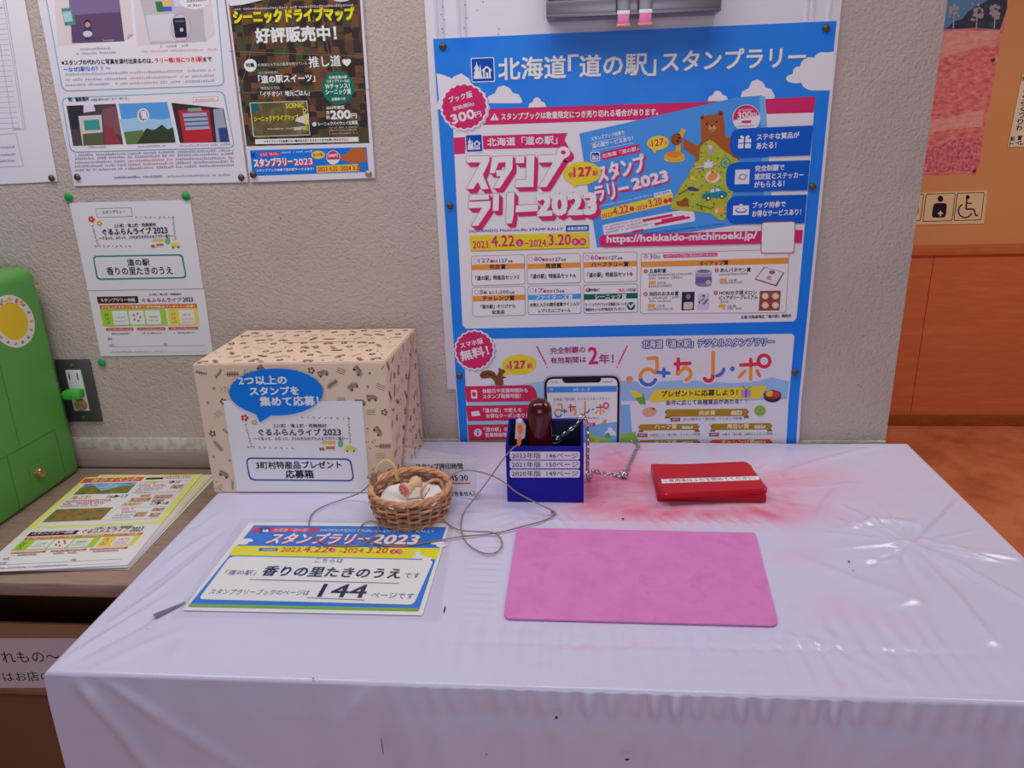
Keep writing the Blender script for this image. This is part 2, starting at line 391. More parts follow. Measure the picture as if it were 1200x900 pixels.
def flatmask(x, y):
    m = 1
    for a, b, c, d in FLAT:
        dx = max(a-x, x-b, 0); dy = max(c-y, y-d, 0); m = min(m, math.hypot(dx, dy)/.022)
    return min(1, m)
def sstep(a, b, x): t = max(0, min(1, (x-a)/(b-a))); return t*t*(3-2*t)
def pucker(x, y):
    h = 0
    ph = 1.6*noise.noise((x*7, 3, 1)); q = 2*math.pi*x/.031 + ph*2
    fr = sstep(-.12, .05, x)*(1-sstep(.60, .80, x))                          # gathers across the front of the table
    d = y+.795
    va = .6+.8*abs(noise.noise((x*11, y*5, 70)))*1.6
    h += .0017*va*fr*math.sin(q + d*6)*math.exp(-(d/.075)**2) - .0022*fr*math.exp(-(d/.008)**2)
    fb = sstep(-.02, .1, x)*(1-sstep(.45, .62, x)); d = y+.418                # and behind the pink mat
    h += .0017*va*fb*math.sin(2*math.pi*(x+d*.5)/.026 + ph)*math.exp(-(d/.03)**2) + .0016*fb*math.exp(-(d/.006)**2)
    fl = sstep(.0, -.05, x)*sstep(-.09, -.05, x)                              # short creases left of the mat
    h += .0012*math.exp(-((x+.02)/.05)**2)*math.sin(2*math.pi*y/.019 + x*20)*sstep(-.78, -.7, y)*(1-sstep(-.48, -.42, y))
    return h
def cloth_h(x, y):
    h = pucker(x, y)
    for pts, wd, amp in RIDGES:
        best = 9; tt = 0
        for i in range(len(pts)-1):
            if min(pts[i][0], pts[i+1][0])-.06 < x < max(pts[i][0], pts[i+1][0])+.06:
                d, t = seg_d((x, y), pts[i], pts[i+1])
                if d < best: best = d; tt = (i+t)/(len(pts)-1)
        if best < .06: h += amp*1.05*math.exp(-(best/wd)**2)*(.35+.65*math.sin(math.pi*min(.98, max(.02, tt))))
    for p, q, wd, am in RAD:
        if min(p[0], q[0])-.02 < x < max(p[0], q[0])+.02 and min(p[1], q[1])-.02 < y < max(p[1], q[1])+.02:
            d, t = seg_d((x, y), p, q); h += 1.35*am*math.exp(-(d/wd)**2)*math.sin(math.pi*min(.97, max(.03, t)))**.6
    h += .0009*noise.noise((x*9, y*16, 0)) + .0012*noise.noise((x*3.2, y*3.2, 5)) + .0004*noise.noise((x*30, y*30, 2))
    return h*flatmask(x, y)
RAD = []
_rr = random.Random(21)
for c, r0, r1, n_, a0, a1, am in ((tab(830, 566), .12, .24, 34, 150, 400, .0016), (tab(722, 580), .03, .11, 16, 0, 360, .0018), (tab(1070, 637), .02, .20, 15, 0, 360, .0030), (tab(640, 592), .09, .15, 16, 180, 360, .0012), (tab(330, 580), .20, .30, 14, 185, 330, .0010)):
    for k in range(n_):
        a = math.radians(a0 + (a1-a0)*(k+_rr.uniform(-.35, .35))/n_); ra = r0*_rr.uniform(.8, 1.1); rb = r0+(r1-r0)*_rr.uniform(.35, 1); bend = _rr.uniform(-.12, .12)
        RAD.append(((c[0]+ra*math.cos(a), c[1]+ra*.8*math.sin(a)), (c[0]+rb*math.cos(a+bend), c[1]+rb*.85*math.sin(a+bend)), _rr.uniform(.003, .006), am*_rr.uniform(.5, 1.2)*_rr.choice((1, 1, -1))))
def stain(x, y):
    def g(u, v, a, b): c = STC[u, v]; return math.exp(-((x-c[0])/a)**2-((y-c[1])/b)**2)
    n1 = .86 + .26*noise.noise((x*6, y*7, 8)) + .16*noise.noise((x*18, y*60, 3))
    ang = math.atan2(y+.27, x-.43); n2 = .8 + .36*noise.noise((ang*5, math.hypot(x-.43, y+.27)*3, 2)) + .2*noise.noise((x*40, y*30, 6))
    s = (.95*g(728, 572, .11, .13) + .5*g(722, 535, .08, .10) + .4*g(690, 575, .03, .10))*n1
    s += (.75*g(820, 602, .20, .035) + .55*g(905, 585, .09, .10) + .36*g(945, 560, .14, .10))*max(0, n2)
    s += .22*max(0, noise.noise((x*8, y*12, 31))-.1)*sstep(-.15, .1, x)*(1-sstep(.62, .8, x))*sstep(-.895, -.8, y)
    s += .9*max(0, noise.noise((x*34, y*34, 12))-.56)*sstep(0, .1, x)
    s += .45*max(0, noise.noise((x*16, y*50, 44))-.15)*math.exp(-((y+.80)/.06)**2)*sstep(-.05, .1, x)*(1-sstep(.42, .56, x))
    return max(0, min(1, s))
STC = {k: tab(*k) for k in ((728, 572), (722, 535), (690, 575), (820, 602), (905, 585), (945, 560))}
def make_cloth():
    m = mat('white_vinyl', (192, 188, 216), .23, .74, .55); n = N(m)
    at = n('ShaderNodeAttribute', attribute_name='ink_stain')
    n.link(n.ramp(at.outputs['Fac'], [(0, alb((192, 188, 216))), (.3, alb((204, 170, 196))), (.7, alb((206, 132, 158))), (1, alb((192, 82, 112)))]), n.b.inputs['Base Color'])
    v = n.coord((1, 1, 1)); t = n('ShaderNodeTexNoise', _Scale=45, _Detail=3); n.link(v, t.inputs['Vector']); n.bump(t.outputs['Fac'], .10, .004)
    R = .004; nx, ny = 400, 226
    xs = [X0 + (X1-X0)*i/nx for i in range(nx+1)]
    ys = [YB + (YF-YB)*j/ny for j in range(ny+1)]
    vs = []; fs = []; col = []; idx = {}
    def vert(p, s): vs.append(p); col.append(s); return len(vs)-1
    for j, y in enumerate(ys):
        for i, x in enumerate(xs):
            e = min(x-X0, X1-x, y-YF); z = cloth_h(x, y)*sstep(0, .02, e)
            if e < R: z -= R - math.sqrt(max(0, R*R-(R-e)**2))
            idx[i, j] = vert(Vector((x, y, TZ+z)), stain(x, y))
    for j in range(ny):
        for i in range(nx): fs.append((idx[i, j], idx[i, j+1], idx[i+1, j+1], idx[i+1, j]))
    def skirt(line, out, along):                                               # line of top vertices, outward direction
        prev = line; L = len(line)
        for k in range(1, 56):
            dz = .68*(k/55)**1.4; row = []
            for q, ii in enumerate(line):
                b = vs[ii]; s = b.x if along == 0 else b.y
                corner = min(q, L-1-q)/18; c = min(1, corner)
                o = .012*min(1, dz/.1)*noise.noise((s*6, dz*1.6, along*9+1))*c + .004*noise.noise((s*22, dz*3, 7+along))*min(1, dz/.04)*c
                if along == 0:
                    fr = sstep(-.2, .0, s)*(1-sstep(.7, .9, s)); ph = 1.6*noise.noise((s*7, 3, 1))*2
                    o += .0046*fr*(.35+1.1*abs(noise.noise((s*9, 2, 5)))*1.5)*math.sin(2*math.pi*s/.031+ph)*math.sin(math.pi*min(1, dz/.05))
                    o -= .004*fr*(.6+.6*noise.noise((s*8, 9, 9)))*math.exp(-((dz-.045)/.012)**2)
                    o += .003*fr*math.sin(2*math.pi*s/.062+ph)*sstep(.05, .09, dz)*math.exp(-dz*5)
                    for kx, sl, am in ((-.60, 1.1, .008), (-.15, -1.2, .005), (-.56, 2.4, .006)):
                        dd = (s-kx) - sl*dz*.55; o += am*math.exp(-(dd/.016)**2)*min(1, dz/.03)*math.exp(-dz*3)*c
                o += .003*min(1, dz/.05)
                fl = .02*dz
                row.append(vert(Vector((b.x+out[0]*(o+fl), b.y+out[1]*(o+fl), b.z-dz)), max(0, .35*(noise.noise((s*14, dz*25, 61))-.28))*math.exp(-dz*3) if along == 0 else 0))
            for q in range(L-1): fs.append((prev[q], row[q], row[q+1], prev[q+1]))
            prev = row
    skirt([idx[i, ny] for i in range(nx+1)], (0, -1), 0)
    skirt([idx[0, j] for j in range(ny+1)], (-1, 0), 1)
    skirt([idx[nx, j] for j in range(ny, -1, -1)], (1, 0), 1)
    mb = MB(); mb.add(vs, fs, m, True)
    dk = mat('dark_speck', (40, 34, 40))
    for u, v, a, b in ((730, 608, .0022, .0040), (995, 658, .0016, .003), (1000, 668, .0008, .003), (367, 795, .0014, .0016), (173, 737, .001, .001), (521, 714, .0012, .010)):
        p = onZ(u, v, .0022); mb.add([p+Vector((a*math.cos(t), b*math.sin(t), 0)) for t in [k*math.pi/4 for k in range(8)]], [list(range(8))], dk)
    for u, v, a, b in ((448, 875, .0007, .018), (652, 841, .0022, .0028), (735, 890, .0035, .0022), (570, 884, .0016, .0012)):
        p = onY(u, v, YF-.0215); mb.add([p+Vector((a*math.cos(t), 0, b*math.sin(t))) for t in [k*math.pi/4 for k in range(8)]], [list(range(8))], dk)
    o = mb.build('tablecloth', origin=((X0+X1)/2, (YB+YF)/2, .02), angle=75)
    ca = o.data.attributes.new('ink_stain', 'FLOAT', 'POINT')
    ca.data.foreach_set('value', col + [0]*(len(o.data.vertices)-len(col)))
    bm = bmesh.new(); bm.from_mesh(o.data); bmesh.ops.remove_doubles(bm, verts=bm.verts, dist=.00002); bm.to_mesh(o.data); bm.free()
    tag(o, 'creased white vinyl tablecloth with pink ink stains covering the whole table', 'tablecloth')
make_cloth()
def make_table():
    t = thing('table', 'folding table hidden under the white vinyl tablecloth', 'table', ((X0+X1)/2, (YB+YF)/2, 0))
    tm = mat('table_laminate', (150, 140, 130)); lm = mat('table_steel', (120, 120, 124), .4, metal=.8)
    MB().box((X0+.012, YF+.012, TZ-.04), (X1-.012, YB-.003, TZ-.008), tm, .004).build('tabletop', t)
    for x in (X0+.1, X1-.1):
        for y in (YF+.1, YB-.1): MB().tube([(x, y, 0), (x, y, TZ-.039)], .014, lm, 10).build('leg', t)
make_table()

# ------------------------------------------------------------------ shelf cabinet on the left with the lost property box
SZ = -.083
def make_shelf():
    t = thing('shelf_cabinet', 'brown wooden shelf counter beside the white table', 'cabinet', (-1.4, -.27, 0))
    yf = -.548
    MB().box((-2.1, yf, TZ+SZ-.032), (-.665, -.013, TZ+SZ), SHELFW, .006).build('top', t)
    dk = wood('cabinet_wood', (70, 48, 42), (84, 58, 48), (3, 3, 20))
    MB().box((-.70, yf+.03, 0), (-.68, -.02, TZ+SZ-.032), dk).build('side_panel', t)
    MB().box((-2.1, yf+.03, 0), (-2.08, -.02, TZ+SZ-.032), dk).build('side_panel', t)
    MB().box((-2.08, -.035, 0), (-.70, -.02, TZ+SZ-.032), mat('cabinet_back', (50, 40, 38))).build('back_panel', t)
    MB().box((-2.08, yf+.03, .08), (-.70, -.035, .10), dk).build('shelf', t)
make_shelf()
def make_lost_box():
    y = -.505; top = onY(40, 731, y).z; 
    t = thing('cardboard_box', 'brown cardboard box with a handwritten white notice under the wooden shelf', 'box', (-1.06, y+.15, .10))
    cb = noise_mat('brown_cardboard', [(.3, (142, 104, 80)), (.7, (152, 112, 88))], 12, 3, .8)
    mb = MB()
    x0, x1, z0, y1 = -1.45, -.72, .10, -.10
    for a, b in (((x0, y, z0), (x1, y+.006, top)), ((x0, y1-.006, z0), (x1, y1, top)), ((x0, y+.006, z0), (x0+.006, y1-.006, top)), ((x1-.006, y+.006, z0), (x1, y1-.006, top)), ((x0+.006, y+.006, z0), (x1-.006, y1-.006, z0+.006))): mb.box(a, b, cb)
    mb.build('carton', t)
    MB().box((x0, y-.012, z0), (x1, y-.0005, onY(40, 814, y).z), mat('box_lower_panel', (112, 74, 56), .7)).build('lower_panel', t)
    s = wall_print(y-.0011); s.sheet([(-60, 748), (96, 748), (96, 806), (-58, 806)], (196, 184, 194), .0008)
    s.text('わすれもの〜', (-30, 777), (72, 776), 13, BLK, 2); s.text('の方はお店の人へ', (-24, 799), (92, 797), 11, BLK, 2)
    s.build('notice', t)
make_lost_box()
# ------------------------------------------------------------------ gift-wrapped entry box
NAVY = (40, 50, 120)
GRN = (30, 120, 108)
def fruit_title(p, c, sc=1.0):
    """the printed festival title with its garland: c maps design points (0..160, 0..70) to pixels"""
    t = lambda s, x0, x1, y, h, col=BLK, b=.25: p.text(s, c(x0, y), c(x1, y), h*sc, col, 4, b*sc)
    t('上川町・滝上町・西興部村', 40, 104, 21, 5.4, BLK, .1); t('ぐるふらんライブ', 22, 96, 33, 9.5, (44, 32, 66), .75); t('2023', 99, 120, 33, 9.0, (44, 32, 66), .5)
    t('〜ぐるっと、ふらっと、3つのまちのグルメ＆フラワー巡り〜', 16, 128, 40.5, 4.8, BLK, .1)
    for (x, y, r, col) in ((8, 6, 3.2, (196, 50, 70)), (19, 13, 2.6, (226, 150, 60))):
        for k in range(5):
            a = k*1.2566; q = c(x+r*math.cos(a), y+r*math.sin(a)); p.ell(q[0], q[1], r*.62*sc, r*.62*sc, col, 4+.05*k)
        q = c(x, y); p.ell(q[0], q[1], r*.45*sc, r*.45*sc, (240, 200, 90) if r > 3 else (250, 220, 150), 5)
    gl = (96, 150, 70); rd = (206, 110, 90)
    for a, b in (((76, 5), (132, 7)), ((131, 7), (130, 43)), ((8, 17), (12, 50)), ((8, 51), (60, 53))):
        for k in range(9):
            q = c(a[0]+(b[0]-a[0])*k/8, a[1]+(b[1]-a[1])*k/8)
            if k % 3 == 1: p.ell(q[0], q[1], 1.1*sc, 1.1*sc, rd, 3)
            else: p.ell(q[0], q[1], 2.1*sc, .75*sc, gl, 3, rot=40*(-1)**k + (0 if abs(a[1]-b[1]) < 5 else 90))
    for x0, y0, x1, y1, col in ((96, 42, 112, 47, (222, 170, 100)), (98, 47, 111, 55, (240, 214, 190)), (100, 50, 111, 54, (206, 90, 80)), (92, 52, 98, 56, (120, 110, 110)), (122, 52, 136, 56, (214, 196, 60)), (125, 49, 132, 52, (214, 196, 60))):
        p.poly([c(x0, y0), c(x1, y0), c(x1, y1), c(x0, y1)], col, 3 if y0 < 50 else 4)
    q = c(118, 46); p.ell(q[0], q[1], 4*sc, 5*sc, (100, 170, 120), 3); q = c(125, 57); p.ell(q[0], q[1], 1.3*sc, 1.3*sc, BLK, 5); q = c(133, 57); p.ell(q[0], q[1], 1.3*sc, 1.3*sc, BLK, 5)
def bil(q):
    """design box (0..150, 0..100) laid into the four corners of a sheet seen in the photo"""
    q = [Vector(p) for p in q]
    def f(x, y):
        u, v = x/150, y/100; p = (q[0]*(1-u)+q[1]*u)*(1-v) + (q[3]*(1-u)+q[2]*u)*v; return (p.x, p.y)
    return f
def doodles(mb, P, U, V, NN, wd, ht, m1, m2, seed, step=.033):
    """little sketches (feathers, lorries, sprigs, dots) printed on wrapping paper"""
    rnd = random.Random(seed); rows = int(ht/step)+1; cols = int(wd/step)+1; lay = NN*.0006
    def pl(pts, o, a, m):
        c, s = math.cos(a), math.sin(a); q = []
        for x, y in pts:
            x *= 1.15; y *= 1.15; X = o[0]+x*c-y*s; Y = o[1]+x*s+y*c
            if not (0 < X < wd and 0 < Y < ht): return
            q.append(P+U*X+V*Y+lay)
        mb.add(q, [list(range(len(q)))], m)
    def ln(a0, b0, t): 
        d = Vector(b0)-Vector(a0); d.normalize(); o = Vector((-d.y, d.x))*t/2; A, B = Vector(a0), Vector(b0)
        return [tuple(A-o), tuple(B-o), tuple(B+o), tuple(A+o)]
    for j in range(rows):
        for i in range(cols):
            o = ((i+.5+.5*(j % 2)+rnd.uniform(-.22, .22))*step, (j+.5+rnd.uniform(-.2, .2))*step); a = rnd.choice((0, .6, -.5, 1.2, -1.0, .3)); k = rnd.randrange(7); m = m1 if rnd.random() < .6 else m2
            if k == 0:
                for e in range(-4, 5): pl(ln((e*.0024, -.0045), (e*.0024+.0016, .0045), .0011), o, a, m)
                pl(ln((-.013, 0), (.013, 0), .0009), o, a, m1)
            elif k == 1:
                pl([(-.010, -.004), (.010, -.004), (.010, .001), (.004, .005), (-.010, .005)], o, a, m2)
                for x in (-.006, .006): pl([(x+.0026*math.cos(t), -.005+.0026*math.sin(t)) for t in [q*.785 for q in range(8)]], o, a, m1)
                pl(ln((-.009, .0028), (.003, .0028), .001), o, a, m1)
            elif k == 2:
                for e in range(5):
                    t = e*1.2566; pl([(.0045*math.cos(t)+.0024*math.cos(q*1.047), .0045*math.sin(t)+.0024*math.sin(q*1.047)) for q in range(6)], o, a, m1)
            elif k == 3:
                for e in range(3): pl(ln((-.008, -.004+e*.004), (.008, -.003+e*.004), .0009), o, a, m)
            elif k == 4:
                for e in range(11):
                    x, y = rnd.uniform(-.009, .009), rnd.uniform(-.008, .008); pl([(x+.0010*math.cos(q*1.047), y+.0010*math.sin(q*1.047)) for q in range(6)], o, a, m)
            elif k == 5:
                pl(ln((-.009, -.002), (.009, .002), .0008), o, a, m1)
                for e in range(5): pl([(-.008+e*.004, -.002+e*.001), (-.006+e*.004, .004+e*.001), (-.0045+e*.004, .0005+e*.001)], o, a, m)
            else: pl([(.0028*math.cos(q*.9), .0028*math.sin(q*.9)) for q in range(7)], o, a, m2)
def make_entry_box():
    A = Vector((-.653, -.314, TZ+.001)); B = Vector((-.245, -.302, TZ+.001)); D = Vector((-.236, -.034, TZ+.001)); C = Vector((-.650, -.040, TZ+.001)); H = Vector((0, 0, .299))
    t = thing('entry_box', 'box wrapped in beige patterned paper with a blue speech bubble sign on the table', 'box', (A+D)/2)
    wp = mat('wrapping_paper', (212, 185, 164), .6, .74, .25); d1 = mat('doodle_black', (82, 66, 60), .7); d2 = mat('doodle_grey', (150, 122, 110), .7)
    mb = MB(); bmx = bmesh.new()
    vs = [bmx.verts.new(p) for p in (A, B, D, C, A+H, B+H, D+H, C+H)]
    for f in ((0, 3, 2, 1), (4, 5, 6, 7), (0, 1, 5, 4), (1, 2, 6, 5), (2, 3, 7, 6), (3, 0, 4, 7)): bmx.faces.new([vs[i] for i in f])
    bmesh.ops.bevel(bmx, geom=bmx.edges[:], offset=.0025, segments=2, affect='EDGES'); mb.bm(bmx, wp, None, True)
    U = (B-A).normalized(); V = (D-B).normalized(); Z = Vector((0, 0, 1))
    doodles(mb, A, U, Z, U.cross(Z), (B-A).length, .299, d1, d2, 3)
    doodles(mb, B, V, Z, V.cross(Z), (D-B).length, .299, d1, d2, 5)
    doodles(mb, A+H, U, (C-A).normalized(), Z, (B-A).length-.005, (C-A).length, d1, d2, 9)
    o = mb.build('wrapped_box', t)
    nn = V.cross(Z)*.0012                                                       # folded paper edge running down the side
    p1 = B+V*.235+H-Z*.006+nn; p2 = B+V*.035+Z*.004+nn
    MB().prism([p1, p2, p2+V*.012, p1+V*.010], nn*1.2, mat('paper_fold', (176, 148, 130), .6)).build('paper_flap', t)
    s0 = A+H+U*.135+(C-A).normalized()*.155+Z*.0008
    MB().prism([s0, s0+U*.165, s0+U*.165+V*.008, s0+V*.008], Z*.0008, mat('slot_tape', (206, 190, 130), .4)).build('slot_cover', t)
    nrm = U.cross(Z)
    p = Print(A+nrm*.0022, nrm, Z); q = [(261.4, 469.7), (424.4, 470.2), (433.4, 577), (277.5, 575.4)]
    p.sheet(q, (216, 212, 230), .0008)
    c = lambda x, y: (278.5+x*.985+y*.16*.6, 485+y*.76)
    fruit_title(p, c, .8)
    p.frame([(287.7, 536), (411.5, 537.2), (415.5, 564), (292.2, 563)], (48, 74, 160), 2, 7, 1.7, (216, 212, 230))
    p.text('3町村特産品プレゼント', (301, 549.3), (400.5, 548.8), 8.6, BLK, 4, .25); p.text('応募箱', (335.5, 560.2), (368, 560), 9.4, BLK, 4, .25)
    p.build('front_sign', t)
    b = Print(A+nrm*.0042, nrm, Z); blue = (22, 112, 208)
    pts = [(323.5+55*math.cos(a), 459.6+27.5*math.sin(a)) for a in [math.radians(k) for k in range(125, 460, 8)]]
    pts += [(318, 487), (304.5, 495), (300, 486)]
    b.sheet(pts, blue, .0012)
    b.text('2つ以上の', (280.5, 451), (336.5, 450.2), 10, (236, 232, 240), 2, .35); b.text('スタンプを', (293.5, 463), (350.5, 462.2), 9.4, (236, 232, 240), 2, .35); b.text('集めて応募！', (305.6, 476), (374, 475), 11, (236, 232, 240), 2, .35)
    b.build('speech_bubble', t)
make_entry_box()

# ------------------------------------------------------------------ wicker basket and what lies in it
BC = Vector((-.190, -.398, TZ+.001))
def make_basket():
    t = thing('wicker_basket', 'small round wicker basket holding a wooden stamp beside the entry box', 'basket', BC)
    W1 = noise_mat('wicker', [(.25, (166, 112, 82)), (.55, (200, 150, 112)), (.8, (222, 182, 142))], 60, 4, .5); W2 = noise_mat('wicker_brown', [(.3, (128, 88, 72)), (.7, (170, 122, 98))], 50, 4, .55)
    ht = .066; NS = 22
    rad = lambda z: .068 + .013*math.sin(min(1, z/ht)*math.pi*.62)
    mb = MB()
    for r in range(9):
        z = .006 + r*.0062; pts = []
        for k in range(NS*6):
            a = 2*math.pi*k/(NS*6); w_ = .0028*math.sin(NS*a/2 + math.pi*r); zz = z + .0009*math.sin(a*3+r) + .0006*math.sin(a*11+r*2)
            pts.append(BC+Vector(((rad(z)+w_)*math.cos(a), (rad(z)+w_)*math.sin(a), zz)))
        mb.tube(pts, .0026, W2 if r % 3 else W1, 6, closed=True)
    for k in range(NS):
        a = 2*math.pi*k/NS; mb.tube([BC+Vector((rad(z)*math.cos(a), rad(z)*math.sin(a), z)) for z in (.002, .02, .04, .055, .064)], .0022, W1, 6)
    mb.build('woven_side', t)
    for nm, z0, R0, n, tr in (('rim', .063, .0795, 7, .0034), ('base_rim', .0048, .0695, 6, .0026)):
        mb = MB()
        for sIdx in range(3):
            pts = []
            for k in range(150):
                a = 2*math.pi*k/150; ph = n*a + sIdx*2.094
                pts.append(BC+Vector(((R0+.0035*math.cos(ph))*math.cos(a), (R0+.0035*math.cos(ph))*math.sin(a), z0+.0035*math.sin(ph))))
            mb.tube(pts, tr, W1, 6, closed=True)
        mb.build(nm, t)
    MB().lathe([(.002, .002), (.067, .002), (.067, .005), (.002, .005)], W2, 28, Matrix.Translation(BC)).build('bottom', t)
    pale = noise_mat('pale_cane', [(.3, (206, 160, 110)), (.7, (226, 186, 138))], 30, 3, .4)
    pts = [onY(u, v, -.39) for u, v in ((439, 561), (440, 553), (444, 545), (450, 540), (456, 540), (461, 545), (464, 553), (465, 560))]
    hd = MB().tube(pts, .0036, pale, 8).build('handle', t)
    pts = [BC+Vector((x, y, z)) for x, y, z in ((.040, -.060, .062), (.036, -.058, .080), (.046, -.050, .094), (.060, -.036, .096), (.070, -.026, .086), (.074, -.028, .066))]
    MB().tube(smooth(pts, 5), .0030, W1, 8).build('handle', t)
    p = MB()                                                                    # twine wound round the left handle
    c = onY(438, 562, -.40)
    for k in range(5): p.tube([c+Vector((.006*math.cos(a), .004*math.sin(a)+.001*k, .003*k-.004+.003*math.sin(a))) for a in [q*.7 for q in range(9)]], .0013, mat('twine', (138, 112, 96), .8), 6)
    p.tube([c, c+Vector((-.006, -.003, .004)), c+Vector((-.012, -.004, .008))], .002, MATS['twine'], 6)
    p.build('twine_binding', hd)
make_basket()
def make_stamp_in_basket():
    # crumpled white paper, wooden stamp, folded tag
    m = mat('tissue', (222, 216, 226), .7)
    vs = []; fs = []; n = 20
    for j in range(n+1):
        for i in range(n+1):
            x, y = -.062+.124*i/n, -.058+.116*j/n; r = math.hypot(x, y); k = min(1, .066/max(r, 1e-5)); x *= k; y *= k
            z = .030 + .007*noise.noise((x*22, y*22, 3)) + .012*sstep(.02, .066, math.hypot(x, y)) + .004*noise.noise((x*50, y*44, 9))
            vs.append(BC+Vector((x, y, z)))
    for j in range(n):
        for i in range(n): fs.append((j*(n+1)+i, j*(n+1)+i+1, (j+1)*(n+1)+i+1, (j+1)*(n+1)+i))
    o = MB().add(vs, fs, m, True)
    o = o.build('tissue_paper', origin=BC+Vector((0, 0, .03)), angle=30); md = o.modifiers.new('thickness', 'SOLIDIFY'); md.thickness = .0006
    tag(o, 'crumpled white tissue paper lining the wicker basket', 'paper')
    a = onZ(473.5, 574.5, .056); b = onZ(494, 562, .056); d = (b-a).normalized()
    xf = Matrix.Translation(a+Vector((0, 0, .0))) @ d.to_track_quat('Z', 'Y').to_matrix().to_4x4() @ Matrix.Scale(1.12, 4)
    t = thing('wooden_stamp', 'small turned wooden stamp with a pink face lying in the wicker basket', 'stamp', a)
    wd = noise_mat('beech', [(.3, (206, 160, 122)), (.7, (222, 182, 146))], 40, 3, .45)
    bd = MB().lathe([(.0005, 0), (.0128, 0), (.0132, .002), (.0128, .007), (.009, .009), (.0078, .013), (.0076, .022), (.0088, .026), (.0118, .028), (.0132, .032), (.0128, .038), (.0100, .041), (.0005, .042)], wd, 28, xf).build('body', t)
    fp = MB().lathe([(.0005, -.0016), (.0112, -.0016), (.0116, 0), (.0005, .0002)], mat('stamp_rubber', (206, 140, 142), .6), 28, xf)
    red = mat('stamp_ink', (186, 70, 90), .6)
    for k in range(6):
        c0 = Vector((.006*math.cos(k*1.047), .006*math.sin(k*1.047), -.0019)); fp.add([xf @ (c0+Vector((.0024*math.cos(q*.785), .0024*math.sin(q*.785), 0))) for q in range(8)][::-1], [list(range(8))], red)
    ring = []
    for q in range(28): ring.append(xf @ Vector((.0104*math.cos(q*.2244), .0104*math.sin(q*.2244), -.0018)))
    fp.tube(ring, .0005, red, 5, closed=True)
    fp.build('stamp_face', bd)
    mb = MB(); h = onZ(469, 559, .075)
    mb.tube([h+Vector((0, 0, -.020)), h+Vector((.001, 0, -.006)), h], .0017, MATS['twine'], 6)
    for k in range(5): mb.tube([h, h+Vector((.004*math.cos(k*1.3), .003*math.sin(k*1.3), .005))], .0008, MATS['twine'], 5)
    tag(mb.build('twine_knot'), 'frayed knot of twine on the tissue in the wicker basket', 'knot')
    q = [onZ(u, v, z) for u, v, z in ((478, 584, .060), (488, 571, .068), (504, 571, .068), (497, 582, .062))]
    mb = MB().prism(q, (0, 0, -.004), mat('grey_card', (186, 178, 172), .5))
    tag(mb.build('folded_tag'), 'pale grey folded tag leaning beside the wooden stamp in the basket', 'tag')
make_stamp_in_basket()

# ------------------------------------------------------------------ card stand behind the basket
def make_stand_sign():
    a = Vector((-.222, -.286, TZ+.001)); b = onZ(558.6, 586.2, .001); U = (b-a).normalized(); Z = Vector((0, 0, 1)); n = U.cross(Z)
    top = on_plane(559, 537, b, n).z
    t = thing('card_stand', 'clear acrylic card stand with stamping hours behind the wicker basket', 'sign', (a+b)/2)
    ac = mat('acrylic', (232, 230, 240), .12, .9, .5); N(ac).b.inputs['Alpha'].default_value = .18
    H = Z*(top-TZ-.001)
    MB().prism([a-n*.001, b-n*.001, b+H-n*.001, a+H-n*.001], -n*.0015, ac).prism([a-n*.0025+Z*.0006, b-n*.0025+Z*.0006, b-n*.035+Z*.0006, a-n*.035+Z*.0006], Z*.0015, ac).build('acrylic_stand', t)
    p = Print(a+n*.0004, n, Z)
    p.sheet([(474.8, 538.2), (558.3, 538.2), (557.8, 585), (474.8, 577.5)], (206, 202, 216), .0005)
    p.text('スタンプ押印時間', (488.5, 550.3), (543, 549.8), 7, BLK, 2, .12); p.text('AM8:30〜', (490, 563.5), (519, 563.3), 6.4, BLK, 2, .12); p.text('PM5:30', (521.5, 563.3), (549, 563), 6.4, BLK, 2, .12)
    p.line([(488, 566.6), (551.5, 566.3)], 1.6, (206, 84, 92), 2)
    p.text('できません）', (527.5, 581.5), (557.2, 581), 5.6, BLK, 2, .12)
    p.build('card', t)
make_stand_sign()

